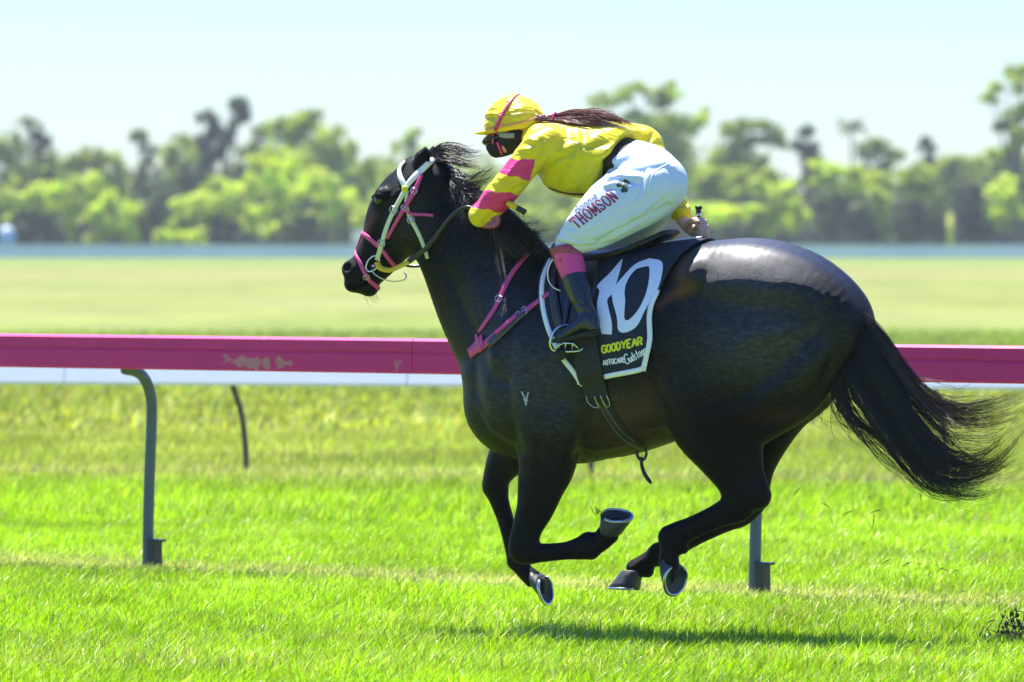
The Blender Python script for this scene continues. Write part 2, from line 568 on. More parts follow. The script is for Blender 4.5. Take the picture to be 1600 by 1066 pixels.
def make_ground():
    m, nt, b = new_mat("turf")
    N = nt.nodes; L = nt.links
    geo = N.new('ShaderNodeNewGeometry')
    sep = N.new('ShaderNodeSeparateXYZ'); L.new(geo.outputs['Position'], sep.inputs[0])
    dv = N.new('ShaderNodeMath'); dv.operation = 'DIVIDE'; dv.inputs[0].default_value = 22.0; L.new(sep.outputs['Y'], dv.inputs[1])
    # wobble the band edges
    nzb = N.new('ShaderNodeTexNoise'); nzb.inputs['Scale'].default_value = 0.09; nzb.inputs['Detail'].default_value = 6
    L.new(geo.outputs['Position'], nzb.inputs['Vector'])
    wob = N.new('ShaderNodeMath'); wob.operation = 'MULTIPLY_ADD'; wob.inputs[1].default_value = 0.3; wob.inputs[2].default_value = 0.85
    L.new(nzb.outputs['Fac'], wob.inputs[0])
    ml = N.new('ShaderNodeMath'); ml.operation = 'MULTIPLY'; L.new(dv.outputs[0], ml.inputs[0]); L.new(wob.outputs[0], ml.inputs[1])
    ramp = N.new('ShaderNodeValToRGB')
    r = ramp.color_ramp
    while len(r.elements) > 1: r.elements.remove(r.elements[-1])
    r.elements[0].position = 0.0; r.elements[0].color = (*[k * .40 for k in BANDS[0][1]], 1)
    for t, c in BANDS[1:]:
        e = r.elements.new(t); e.color = (*[k * (.40 if t < .5 else .32) * (1 if i < 2 else .7) for i, k in enumerate(c)], 1)
    L.new(ml.outputs[0], ramp.inputs[0])
    # mottling
    n1 = N.new('ShaderNodeTexNoise'); n1.inputs['Scale'].default_value = 1.1; n1.inputs['Detail'].default_value = 9; n1.inputs['Roughness'].default_value = 0.7
    L.new(geo.outputs['Position'], n1.inputs['Vector'])
    hs = N.new('ShaderNodeHueSaturation')
    mr = N.new('ShaderNodeMapRange'); mr.inputs['From Min'].default_value = .3; mr.inputs['From Max'].default_value = .7
    mr.inputs['To Min'].default_value = .70; mr.inputs['To Max'].default_value = 1.25
    L.new(n1.outputs['Fac'], mr.inputs['Value']); L.new(mr.outputs[0], hs.inputs['Value'])
    L.new(ramp.outputs[0], hs.inputs['Color'])
    mpf = N.new('ShaderNodeMapping'); mpf.inputs['Scale'].default_value = (.05, .022, 1)
    L.new(geo.outputs['Position'], mpf.inputs[0])
    nf = N.new('ShaderNodeTexNoise'); nf.inputs['Scale'].default_value = 2.2; nf.inputs['Detail'].default_value = 9; nf.inputs['Roughness'].default_value = .68
    L.new(mpf.outputs[0], nf.inputs['Vector'])
    mf = N.new('ShaderNodeMapRange'); mf.inputs['From Min'].default_value = .42; mf.inputs['From Max'].default_value = .62; mf.inputs['To Max'].default_value = .38
    L.new(nf.outputs['Fac'], mf.inputs['Value'])
    mxf = N.new('ShaderNodeMix'); mxf.data_type = 'RGBA'; mxf.inputs['B'].default_value = (.225, .215, .090, 1)
    L.new(mf.outputs[0], mxf.inputs['Factor']); 
    mpg = N.new('ShaderNodeMapping'); mpg.inputs['Scale'].default_value = (.16, .045, 1); mpg.inputs['Location'].default_value = (3.1, 7.7, 0)
    L.new(geo.outputs['Position'], mpg.inputs[0])
    ng = N.new('ShaderNodeTexNoise'); ng.inputs['Scale'].default_value = 1.6; ng.inputs['Detail'].default_value = 10; ng.inputs['Roughness'].default_value = .75
    L.new(mpg.outputs[0], ng.inputs['Vector'])
    mg = N.new('ShaderNodeMapRange'); mg.inputs['From Min'].default_value = .36; mg.inputs['From Max'].default_value = .64; mg.inputs['To Min'].default_value = .70; mg.inputs['To Max'].default_value = 1.22
    L.new(ng.outputs['Fac'], mg.inputs['Value'])
    h2 = N.new('ShaderNodeHueSaturation'); L.new(mg.outputs[0], h2.inputs['Value']); L.new(hs.outputs[0], h2.inputs['Color'])
    L.new(h2.outputs[0], mxf.inputs['A'])
    # dry strips below the two rails
    def strip(col_in, A, nrm, width, colr, amount):
        vm = N.new('ShaderNodeVectorMath'); vm.operation = 'DOT_PRODUCT'; vm.inputs[1].default_value = tuple(nrm)
        L.new(geo.outputs['Position'], vm.inputs[0])
        sb = N.new('ShaderNodeMath'); sb.operation = 'SUBTRACT'; sb.inputs[1].default_value = float(np.dot(A, nrm)); L.new(vm.outputs['Value'], sb.inputs[0])
        ab = N.new('ShaderNodeMath'); ab.operation = 'ABSOLUTE'; L.new(sb.outputs[0], ab.inputs[0])
        m2 = N.new('ShaderNodeMapRange'); m2.inputs['From Min'].default_value = width; m2.inputs['From Max'].default_value = width * .4
        m2.inputs['To Min'].default_value = 0; m2.inputs['To Max'].default_value = amount
        L.new(ab.outputs[0], m2.inputs['Value'])
        mm = N.new('ShaderNodeMath'); mm.operation = 'MULTIPLY'; L.new(m2.outputs[0], mm.inputs[0]); L.new(nzb.outputs['Fac'], mm.inputs[1])
        mx = N.new('ShaderNodeMix'); mx.data_type = 'RGBA'; mx.inputs['B'].default_value = (*colr, 1)
        L.new(mm.outputs[0], mx.inputs['Factor']); L.new(col_in, mx.inputs['A'])
        return mx.outputs['Result']
    c = strip(mxf.outputs['Result'], GA, RNRM, 0.4, (.24, .21, .09), 1.2)
    c = strip(c, WA - WNRM * .3, WNRM, 0.8, (.26, .22, .13), 1.5)
    L.new(c, b.inputs['Base Color'])
    b.inputs['Roughness'].default_value = 0.85
    b.inputs['Specular IOR Level'].default_value = 0.15
    n2 = N.new('ShaderNodeTexNoise'); n2.inputs['Scale'].default_value = 9; n2.inputs['Detail'].default_value = 8
    L.new(geo.outputs['Position'], n2.inputs['Vector'])
    bp = N.new('ShaderNodeBump'); bp.inputs['Distance'].default_value = 0.05; bp.inputs['Strength'].default_value = .8
    L.new(n2.outputs['Fac'], bp.inputs['Height']); L.new(bp.outputs[0], b.inputs['Normal'])
    S = 2500
    g = mesh("ground", [(-S, -60, TURF), (S, -60, TURF), (S, 3500, TURF), (-S, 3500, TURF)], [(0, 1, 2, 3)], m)
    tag(g, kind='structure')
make_ground()

# ------------------------------------------------------------------ grass
def foliage_mat(name, attr='tint', transl=0.45, rough=0.5, spec=0.35):
    m, nt, b = new_mat(name)
    N = nt.nodes; L = nt.links
    at = N.new('ShaderNodeAttribute'); at.attribute_name = attr
    L.new(at.outputs['Color'], b.inputs['Base Color'])
    b.inputs['Roughness'].default_value = rough; b.inputs['Specular IOR Level'].default_value = spec
    tr = N.new('ShaderNodeBsdfTranslucent')
    g = N.new('ShaderNodeMix'); g.data_type = 'RGBA'; g.blend_type = 'MULTIPLY'; g.inputs['Factor'].default_value = 1
    g.inputs['B'].default_value = (1.15, 1.25, 0.6, 1)
    L.new(at.outputs['Color'], g.inputs['A']); L.new(g.outputs['Result'], tr.inputs['Color'])
    ms = N.new('ShaderNodeMixShader'); ms.inputs[0].default_value = transl
    L.new(b.outputs[0], ms.inputs[1]); L.new(tr.outputs[0], ms.inputs[2])
    L.new(ms.outputs[0], N['Material Output'].inputs['Surface'])
    return m
M_GRASS = foliage_mat("grass_blade", transl=0.27, rough=0.34, spec=0.5)
M_LEAF = foliage_mat("tree_leaf", transl=0.35, rough=0.55, spec=0.3)

def vnoise(x, y, s, seed=0):
    """smooth value noise"""
    r = np.random.default_rng(seed).random((64, 64))
    u, v = x / s, y / s
    i, j = np.floor(u).astype(int), np.floor(v).astype(int)
    f, g = u - i, v - j
    f = f * f * (3 - 2 * f); g = g * g * (3 - 2 * g)
    a = lambda p, q: r[p % 64, q % 64]
    return (a(i, j) * (1 - f) + a(i + 1, j) * f) * (1 - g) + (a(i, j + 1) * (1 - f) + a(i + 1, j + 1) * f) * g

def grass(name, y0, y1, density, hmin, hmax, wid, seg, label, margin=1.9):
    area_n = int(density * (y1 - y0) * (2 * (0.5 * (y0 + y1) * .0889 + margin)))
    u = rng.random(area_n)
    Y = y0 + (y1 - y0) * u
    X = (rng.random(area_n) * 2 - 1) * (Y * .0889 + margin)
    n = len(X)
    cl = vnoise(X, Y, .22, 1) * .6 + vnoise(X, Y, .9, 2) * .4       # tufts
    h = hmin + (hmax - hmin) * np.clip(rng.normal(.45, .22, n) * (.45 + 1.1 * cl), 0, 1.3)
    # shorter, drier turf along the rails
    pos = np.stack([X, Y, np.zeros(n)], -1)
    dr = np.abs((pos - GA) @ RNRM); dw = np.abs((pos - WA) @ WNRM + .3)
    h *= 1 - .35 * np.exp(-(dr / .35) ** 2)
    col = band_col(Y * (1 + .12 * (vnoise(X, Y, 2.3, 5) - .5)))
    dry = np.clip(np.exp(-((dr - .10) / .26) ** 2) * 1.5 + np.exp(-(dw / .7) ** 2) * 1.0, 0, 1) * rng.random(n) ** .6
    dry = np.maximum(dry, (rng.random(n) < .06 + .22 * np.clip(vnoise(X * .35, Y, .55, 8) - .55, 0, 1) * 3) * .8)
    col = col * (1 - dry[:, None]) + np.array((.66, .62, .28)) * dry[:, None]
    col *= (.45 + .95 * rng.random(n) ** 1.3)[:, None] * (.66 + .68 * (.5 * vnoise(X, Y, .6, 3) + .5 * vnoise(X, Y, .19, 12)))[:, None] * (.8 + .4 * vnoise(X * .5, Y, 1.4, 14))[:, None]
    col[:, 0] *= .8 + .45 * rng.random(n)
    az = rng.random(n) * 2 * math.pi
    lean = (.15 + .65 * rng.random(n)) * h
    lx = np.cos(az) * lean + .22 * h; ly = np.sin(az) * lean
    fa = rng.random(n) * math.pi
    wx, wy = np.cos(fa) * wid * (.6 + .8 * rng.random(n)), np.sin(fa) * wid
    z = np.zeros(n)
    rows = []
    if seg == 2:
        for t, wf in ((0, 1.), (.55, .8)):
            for s in (-1, 1):
                rows.append(np.stack([X + lx * t * t + s * wx * wf * .5, Y + ly * t * t + s * wy * wf * .5, h * t * (1 - .1 * t)], -1))
        rows.append(np.stack([X + lx, Y + ly, h * .88], -1))
        tri = [(0, 1, 3), (0, 3, 2), (2, 3, 4)]
        k = 5
    else:
        for s in (-1, 1):
            rows.append(np.stack([X + s * wx * .5, Y + s * wy * .5, z], -1))
        rows.append(np.stack([X + lx, Y + ly, h * .9], -1))
        tri = [(0, 1, 2)]
        k = 3
    V = np.stack(rows, 1).reshape(-1, 3)
    V[:, 2] += TURF
    base = np.arange(n) * k
    F = np.concatenate([base[:, None] + np.array(t)[None] for t in tri])
    C = np.repeat(col, k, 0)
    o = mesh_np(name, V, F, M_GRASS, smooth=False, attrs={'tint': C})
    return tag(o, label, kind='stuff')
grass("track_grass", 19.2, 31.0, 3900, .022, .095, .0048, 2, "long bright green grass of the track in the foreground")
grass("verge_grass", 31.0, 46.0, 1000, .03, .12, .011, 1, "green grass strip beyond the pink rail", 2.4)
grass("infield_grass", 46.0, 95.0, 110, .05, .15, .035, 1, "pale yellow green infield grass beyond the white rail", 5)

# ------------------------------------------------------------------ running rails
M_PINK = mat_basic("pink_rail_paint", (.60, .034, .195), .5, spec=.25, var=.16, vscale=6, bump=.0006, bscale=60, rvar=.12, stretch=(1, 1, 6))
def wear(m):
    """faded, chalky patches worn into the paint"""
    nt = m.node_tree; N = nt.nodes; L = nt.links; b = N['Principled BSDF']
    src = b.inputs['Base Color'].links[0].from_socket
    g = N.new('ShaderNodeNewGeometry')
    n = N.new('ShaderNodeTexNoise'); n.inputs['Scale'].default_value = 3.2; n.inputs['Detail'].default_value = 9; n.inputs['Roughness'].default_value = .7
    L.new(g.outputs['Position'], n.inputs['Vector'])
    r = N.new('ShaderNodeMapRange'); r.inputs['From Min'].default_value = .64; r.inputs['From Max'].default_value = .68; r.inputs['To Max'].default_value = .55
    L.new(n.outputs['Fac'], r.inputs['Value'])
    spot = P(398, 566, 26.35)
    dv = N.new('ShaderNodeVectorMath'); dv.operation = 'SUBTRACT'; dv.inputs[1].default_value = tuple(spot); L.new(g.outputs['Position'], dv.inputs[0])
    sc = N.new('ShaderNodeVectorMath'); sc.operation = 'MULTIPLY'; sc.inputs[1].default_value = (4.6, 1.0, 20); L.new(dv.outputs[0], sc.inputs[0])
    ln = N.new('ShaderNodeVectorMath'); ln.operation = 'LENGTH'; L.new(sc.outputs[0], ln.inputs[0])
    n2 = N.new('ShaderNodeTexNoise'); n2.inputs['Scale'].default_value = 26; n2.inputs['Detail'].default_value = 7
    L.new(g.outputs['Position'], n2.inputs['Vector'])
    ad = N.new('ShaderNodeMath'); ad.operation = 'MULTIPLY_ADD'; ad.inputs[1].default_value = 2.6; L.new(n2.outputs['Fac'], ad.inputs[0]); L.new(ln.outputs['Value'], ad.inputs[2])
    pm = N.new('ShaderNodeMapRange'); pm.inputs['From Min'].default_value = 1.95; pm.inputs['From Max'].default_value = 1.75; pm.inputs['To Max'].default_value = .6
    L.new(ad.outputs[0], pm.inputs['Value'])
    mxx = N.new('ShaderNodeMath'); mxx.operation = 'MAXIMUM'; L.new(r.outputs[0], mxx.inputs[0]); L.new(pm.outputs[0], mxx.inputs[1])
    r = mxx
    mx = N.new('ShaderNodeMix'); mx.data_type = 'RGBA'; mx.inputs['B'].default_value = (.46, .30, .24, 1)
    L.new(r.outputs[0], mx.inputs['Factor']); L.new(src, mx.inputs['A']); L.new(mx.outputs['Result'], b.inputs['Base Color'])
wear(M_PINK)
M_GALV = mat_basic("galvanised_steel", (.075, .11, .17), .40, metal=.25, var=.25, vscale=20, rvar=.12, bump=.0008, bscale=90)
M_WHITE_PL = mat_basic("white_plastic", (.72, .74, .80), .45, var=.05, vscale=3)
M_BLACKPOST = mat_basic("dark_post_paint", (.05, .06, .07), .5, var=.3, vscale=14, rvar=.15)
M_DARKBOX = mat_basic("dark_socket", (.03, .035, .045), .6, var=.3, vscale=20)

def extrude_rail(profile, A, B):
    """profile (across, height) pairs swept from A to B"""
    A = np.asarray(A, float); B = np.asarray(B, float)
    d = (B - A) / np.linalg.norm(B - A); nrm = np.array((-d[1], d[0], 0))
    V = []; n = len(profile)
    for Q in (A, B):
        for a, z in profile: V.append(Q + nrm * a + np.array((0, 0, z)))
    F = [(i, (i + 1) % n, n + (i + 1) % n, n + i) for i in range(n)] + [tuple(range(n))[::-1], tuple(range(n, 2 * n))]
    return V, F

def pink_rail():
    root = empty("running_rail", tuple(GA), "glossy pink running rail on curved steel posts behind the horse", "railing")
    off = -.16                                    # the rail overhangs the track
    zt, zb = 1.069, .912
    step = float(np.linalg.norm(GB - GA))
    prof = [(.045, zb + .01), (.045, zt - .012), (.035, zt), (-.035, zt), (-.048, zt - .010), (-.048, zt - .056), (-.043, zt - .060), (-.043, zt - .066),
            (-.048, zt - .070), (-.048, zb + .008), (-.040, zb), (.035, zb)]
    for i in range(-2, 5):
        A = GA + RDIR * (step * (i - .5) + .002) + RNRM * off
        B = GA + RDIR * (step * (i + .5) - .002) + RNRM * off
        if i in (-2, 4): continue
        mb = MB(); mb.add(*extrude_rail(prof, A, B))
        mb.build("rail_beam", M_PINK, root, smooth=False)
    for i in range(-1, 3):
        Q = GA + RDIR * step * i
        tilt = RDIR * -.0
        pts = [Q + np.array((0, 0, -.1)), Q + RDIR * .012 + np.array((0, 0, .35)), Q + RDIR * .028 + np.array((0, 0, .68)), Q + RDIR * .030 + RNRM * -.012 + np.array((0, 0, .79)),
               Q + RDIR * .024 + RNRM * -.05 + np.array((0, 0, .866)), Q + RDIR * .015 + RNRM * -.10 + np.array((0, 0, .898)), Q + RNRM * -.17 + np.array((0, 0, .912))]
        pts = catmull(pts, 5)
        mb = MB(); mb.tube(pts, .0265, 12)
        post = mb.build("rail_post", M_GALV, root)
        mb = MB()
        c = Q + RDIR * .045 + RNRM * .0 + np.array((0, 0, .020))
        mb.box(c, RDIR * .022, RNRM * .03, np.array((0, 0, .085)))
        mb.box(c + np.array((0, 0, .088)) + RDIR * .008, RDIR * .035, RNRM * .035, np.array((0, 0, .006)))
        mb.build("ground_socket", M_DARKBOX, post, smooth=False, bevel=.003)
pink_rail()

def white_rail():
    root = empty("white_rail", tuple(WA), "low white running rail on thin dark leaning posts beyond the pink rail", "railing")
    step = float(np.linalg.norm(WB - WA))
    zt, zb = .735, .566
    off = -.22
    prof = [(.075, zb + .01), (.045, zt - .02), (.02, zt), (-.01, zt), (-.03, zt - .02), (-.085, zb + .02), (-.08, zb), (.07, zb)]
    for i in range(-3, 6):
        A = WA + WDIR * (step * (i - .5) + .003) + WNRM * off; B = WA + WDIR * (step * (i + .5) - .003) + WNRM * off
        MB().add(*extrude_rail(prof, A, B)).build("rail_beam", M_WHITE_PL, root, smooth=False)
    for i in range(-2, 6):
        Q = WA + WDIR * step * i
        pts = [Q + np.array((0, 0, -.05)), Q + WDIR * -.004 + WNRM * -.02 + np.array((0, 0, .2)), Q + WDIR * -.02 + WNRM * -.07 + np.array((0, 0, .4)),
               Q + WDIR * -.045 + WNRM * -.17 + np.array((0, 0, .56))]
        MB().tube(catmull(pts, 4), .020, 8).build("rail_post", M_BLACKPOST, root)
white_rail()

def far_fence():
    Y = 486.0
    c = P(800, 403, Y)
    root = empty("far_fence", (0, Y, 0), "pale blue and white fence along the far side of the field", "fence")
    m_blue = mat_basic("blue_mesh_panel", (.68, .84, .95), .6, var=.18, vscale=.12)
    m_top = mat_basic("fence_top", (.52, .58, .62), .6, var=.15, vscale=.2)
    m_low = mat_basic("fence_kick", (.85, .92, .92), .6, var=.1, vscale=.2)
    x0, x1, st = -62.0, 62.0, 4.6
    n = int((x1 - x0) / st)
    pm = None; tm = None; km = None; pom = None
    for i in range(n):
        a = x0 + i * st
        for nm, z0, z1, th, mt in (("fence_panel", .28, .86, .02, m_blue), ("top_rail", .87, 1.12, .05, m_top), ("kick_board", .0, .27, .03, m_low)):
            mb = MB(); mb.box((a + st / 2 + random.uniform(-.01, .01), Y + (.0 if nm != "top_rail" else -.02), (z0 + z1) / 2), (st / 2 - .02, 0, 0), (0, th, 0), (0, 0, (z1 - z0) / 2))
            mb.build(nm, mt, root, smooth=False)
        mb = MB(); mb.box((a, Y + .09, .6), (.05, 0, 0), (0, .05, 0), (0, 0, .62)); mb.build("fence_post", m_top, root, smooth=False)
far_fence()

# ------------------------------------------------------------------ trees
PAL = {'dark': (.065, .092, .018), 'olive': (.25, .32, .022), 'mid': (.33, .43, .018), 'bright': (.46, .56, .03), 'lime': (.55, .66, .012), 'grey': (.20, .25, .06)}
M_BARK = mat_basic("bark", (.12, .10, .08), .9, var=.3, vscale=3, bump=.02, bscale=10)
M_PALEBARK = mat_basic("pale_bark", (.36, .33, .28), .8, var=.25, vscale=3)

def leaves(lobes, Y, kind, size, dens, depth=1.0, seed=0):
    """many small leaf sprays spread through uneven crown lobes given in photo pixels (cx, cy, rx, ry)"""
    r = np.random.default_rng(seed)
    s = FPX / Y
    Vs = []; Cs = []
    base = np.array(PAL[kind])
    for (cx, cy, rx, ry) in lobes:
        dY = r.normal(0, .3) * rx / s
        c = P(cx, cy, Y + dY)
        a, b = rx / s, ry / s
        n = int(dens * (a * b) / size ** 2 * 26) + 90
        # clumps inside the lobe
        nc = max(7, int(n / 55))
        d = r.normal(size=(nc, 3)); d /= np.linalg.norm(d, axis=1)[:, None]
        cc = c + d * (r.random((nc, 1)) ** .45) * np.array((a, a * depth * .8, b))
        ct = .70 + .65 * r.random(nc)
        k = r.integers(0, nc, n)
        p = cc[k] + r.normal(size=(n, 3)) * np.array((a, a * .8, b)) * .185
        p[:, 2] = np.maximum(p[:, 2], .15)
        nr = r.normal(size=(n, 3)) + np.array((0, -.3, .9)); nr /= np.linalg.norm(nr, axis=1)[:, None]
        t = np.cross(nr, r.normal(size=(n, 3))); t /= np.linalg.norm(t, axis=1)[:, None]
        w = np.cross(nr, t)
        sz = size * (.5 + .9 * r.random((n, 1)))
        Vs.append(np.stack([p - t * sz * .9, p + w * sz * .38 + nr * sz * .1, p + t * sz * .9, p - w * sz * .38 + nr * sz * .1], 1))
        col = base * (ct[k] * (.75 + .5 * r.random(n)))[:, None]
        col[:, 0] *= .85 + .4 * r.random(n)
        Cs.append(np.repeat(col, 4, 0))
    V = np.concatenate(Vs).reshape(-1, 3); C = np.concatenate(Cs)
    F = np.arange(len(V)).reshape(-1, 4)
    return V, F, C

TREE_N = [0]
def tree(name, px, Y, lobes, kind, label, group, cat='tree', size=.42, dens=1.0, trunk=True, bark=None, lean=0.0):
    TREE_N[0] += 1
    g = P(px, 400, Y); g[2] = 0
    root = empty(name, tuple(g), label, cat, group)
    V, F, C = leaves(lobes, Y, kind, size, dens, seed=TREE_N[0] * 13)
    mesh_np("crown" if cat == 'tree' else "foliage", V, F, M_LEAF, root, smooth=False, attrs={'tint': C})
    mb = MB()
    r0 = .18 + .012 * sum(l[2] for l in lobes) / len(lobes)
    if not trunk: r0 *= .45
    for i, (cx, cy, rx, ry) in enumerate(lobes):
        e = P(cx, cy, Y)
        kx = (e[0] - g[0])
        pts = [g + np.array((0, 0, -.2)), g + np.array((kx * .12 + lean * .3, 0, e[2] * .35)), g + np.array((kx * .55 + lean * .2, 0, e[2] * .7)), e]
        mb.tube(catmull(pts, 3), np.linspace(r0 if i == 0 else r0 * .55, .05, 10), 6)
    mb.build("trunk" if trunk else "stems", bark or M_BARK, root)
    return root

def palm(px, cy, Y, r, label):
    g = P(px, 400, Y); g[2] = 0
    root = empty("palm_tree", tuple(g), label, "tree", "tall palms above the tree line")
    top = P(px, cy + 3, Y)
    mb = MB(); mb.tube(catmull([g, g * .5 + top * .5 + np.array((.15, 0, 0)), top], 5), np.linspace(.2, .13, 11), 8)
    mb.build("trunk", M_BARK, root)
    s = r / (FPX / Y)
    R = random.Random(int(px))
    for i in range(17):
        a = i * 2.4 + R.random(); up = R.uniform(-.5, 1.1)
        d = np.array((math.cos(a), math.sin(a), 0))
        L = s * R.uniform(.8, 1.25)
        spine = [top + d * L * t + np.array((0, 0, L * (up * t - (.55 + .35 * up) * t * t))) for t in np.linspace(0, 1, 7)]
        V = []; F = []; C = []
        side = np.array((-d[1], d[0], 0))
        for j in range(6):
            for sg in (-1, 1):
                for q in range(2):
                    t = (j + q * .5) / 6
                    p = spine[j] * (1 - q * .5) + spine[j + 1] * q * .5
                    w = L * .38 * (1 - t * .55)
                    k = len(V)
                    V += [p, p + side * sg * w * .6 + d * w * .25 + np.array((0, 0, -.10 * w)), p + side * sg * w + d * w * .55 + np.array((0, 0, -.5 * w)), p + d * w * .3]
                    F.append((k, k + 1, k + 2, k + 3))
        tint = np.array(PAL['dark']) * (1 + .6 * R.random())
        mesh_np("frond", V, F, M_LEAF, root, smooth=False, attrs={'tint': np.repeat(tint[None], len(V), 0)})

def woods():
    gB = "trees of the dark wood behind the field"
    gS = "bright bushes in front of the wood"
    T = lambda *a, **k: tree("tree", *a, group=gB, **k)
    B = lambda *a, **k: tree("bush", *a, group=gS, cat='bush', trunk=False, **k)
    # back row
    T(15, 585, [(5, 250, 34, 42), (28, 290, 34, 38), (0, 320, 30, 40)], 'olive', "olive green tree at the left edge of the photo beneath the tall palm")
    T(62, 590, [(62, 222, 15, 24), (60, 255, 22, 30), (70, 300, 26, 40)], 'dark', "narrow dark tree just right of the left palm")
    T(125, 570, [(100, 252, 26, 24), (135, 258, 32, 26), (168, 262, 26, 28), (120, 300, 42, 34), (165, 310, 34, 36)], 'olive', "low rounded olive tree between the left palm and the thin two tiered tree")
    T(222, 590, [(218, 212, 17, 13), (232, 240, 13, 22), (222, 275, 15, 28), (215, 320, 24, 40)], 'grey', "thin two tiered grey tree left of the tallest mushroom topped tree", lean=.3)
    T(275, 575, [(262, 238, 26, 20), (300, 232, 30, 22), (285, 275, 40, 34), (320, 310, 36, 42)], 'olive', "broad olive tree leaning against the foot of the mushroom topped tree")
    T(340, 560, [(362, 163, 28, 14), (378, 178, 20, 16), (328, 195, 18, 22), (352, 205, 18, 24), (322, 240, 28, 30), (300, 300, 30, 48), (250, 310, 30, 42)], 'dark', "tall dark tree with a mushroom shaped top, highest of the left half", size=.38)
    T(405, 580, [(402, 205, 20, 18), (398, 240, 30, 28), (385, 290, 34, 40)], 'grey', "grey green tree touching the right side of the mushroom topped tree")
    T(480, 570, [(440, 205, 34, 24), (480, 196, 38, 24), (520, 218, 34, 28), (455, 250, 50, 36), (520, 262, 40, 36), (482, 182, 12, 10)], 'mid', "wide domed green tree left of the horse's head, fresh green at the top")
    T(552, 590, [(545, 245, 22, 26), (555, 290, 28, 44), (530, 330, 30, 40)], 'olive', "tree with a sloping crown just left of the horse's muzzle")
    T(640, 585, [(645, 208, 16, 12), (630, 228, 18, 14), (600, 275, 30, 30), (650, 265, 30, 34), (690, 280, 40, 50)], 'mid', "thin crowned tree rising behind the horse's ear")
    T(800, 590, [(760, 300, 50, 50), (830, 310, 50, 48), (890, 300, 40, 50)], 'mid', "green tree mostly hidden behind the rider's arm and chest")
    T(1010, 560, [(945, 158, 24, 12), (985, 143, 34, 15), (1030, 150, 34, 17), (1048, 138, 12, 10), (1075, 190, 32, 22), (985, 185, 26, 14), (1040, 210, 44, 36), (1095, 186, 16, 18), (1050, 270, 50, 50), (960, 240, 44, 40)], 'mid', "big spreading tree directly behind the rider's back, tallest in the middle", size=.40)
    T(1150, 575, [(1145, 205, 26, 18), (1180, 203, 34, 18), (1210, 220, 28, 20), (1165, 245, 46, 32), (1130, 250, 30, 36)], 'olive', "round headed olive tree right of the rider's hips")
    T(1262, 590, [(1262, 208, 16, 14), (1255, 235, 18, 22), (1275, 240, 14, 20), (1262, 275, 26, 30)], 'dark', "narrow dark tree between the round headed tree and the lone palm")
    T(1372, 585, [(1352, 236, 18, 12), (1375, 228, 18, 11), (1395, 243, 16, 14), (1372, 260, 34, 16), (1350, 290, 40, 26)], 'olive', "small gappy tree below and right of the lone palm")
    T(1450, 590, [(1446, 228, 9, 14), (1452, 250, 18, 18), (1455, 285, 32, 32)], 'dark', "thin spiky dark tree left of the yellow marker post")
    T(1495, 575, [(1480, 252, 34, 16), (1520, 254, 32, 15), (1545, 262, 26, 18), (1500, 285, 50, 30), (1440, 280, 30, 26)], 'olive', "flat topped olive tree above the yellow marker post")
    T(1590, 540, [(1596, 115, 26, 20), (1575, 135, 24, 14), (1548, 152, 20, 10), (1592, 165, 26, 18), (1575, 190, 28, 18), (1600, 215, 34, 26), (1570, 245, 28, 20), (1600, 275, 40, 34), (1580, 320, 30, 34)], 'mid', "tall layered tree cut by the right edge of the photo", size=.40)
    palm(46, 182, 588, 26, "tall palm with drooping head near the left edge of the photo")
    palm(1330, 192, 588, 27, "lone tall palm standing clear of the trees right of the rider")
    # front row
    B(40, 512, [(30, 300, 28, 22), (70, 305, 26, 20), (50, 330, 40, 26)], 'bright', "yellow green bush above the dark hollow at the far left")
    B(125, 508, [(98, 300, 24, 18), (135, 295, 26, 22), (110, 330, 26, 30), (112, 365, 12, 18)], 'bright', "bright bush over a narrow foot between two dark hollows")
    B(185, 506, [(165, 325, 28, 26), (190, 350, 34, 28), (155, 362, 22, 22)], 'bright', "rounded light green bush third from the left")
    B(245, 504, [(255, 372, 22, 13), (300, 368, 20, 15)], 'lime', "small lime green shrub low against the far fence")
    B(305, 510, [(290, 320, 30, 24), (320, 330, 34, 28), (280, 350, 26, 24)], 'bright', "light green bush below the mushroom topped tree")
    B(365, 512, [(345, 300, 26, 22), (385, 290, 30, 22), (370, 330, 38, 26)], 'bright', "yellow green bush left of the wide domed tree")
    B(440, 515, [(425, 262, 34, 20), (465, 270, 34, 22), (440, 300, 40, 24), (420, 345, 34, 26)], 'lime', "large lime bush lit brightly under the wide domed tree")
    B(510, 512, [(500, 300, 40, 24), (530, 320, 36, 30), (495, 345, 40, 26), (560, 345, 30, 26)], 'bright', "sprawling bright bush left of the horse's muzzle")
    B(610, 515, [(600, 320, 40, 26), (650, 330, 40, 34), (700, 345, 40, 30)], 'bright', "bright bush hidden partly behind the horse's head")
    B(840, 512, [(800, 345, 40, 28), (860, 345, 40, 28), (920, 340, 36, 30), (985, 335, 40, 26)], 'mid', "green bush seen between the rider's arm and thigh")
    B(1120, 505, [(1090, 326, 26, 10), (1130, 328, 30, 10), (1165, 332, 22, 10), (1110, 340, 40, 10)], 'lime', "low flat lime green hedge right of the rider's hand", cat=None) if False else None
    tree("hedge", 1120, 505, [(1085, 326, 26, 9), (1120, 328, 30, 9), (1160, 331, 26, 9), (1120, 340, 50, 9)], 'lime', "low flat lime green hedge right of the rider's hand", gS, cat='hedge', trunk=False)
    B(1205, 510, [(1190, 300, 28, 18), (1225, 310, 30, 22), (1200, 345, 30, 30), (1240, 350, 26, 26)], 'bright', "pale green bush above the highest point of the horse's rump")
    B(1290, 515, [(1280, 268, 34, 14), (1325, 272, 34, 13), (1365, 280, 30, 14), (1300, 296, 36, 18)], 'bright', "long yellow green bush below the lone palm")
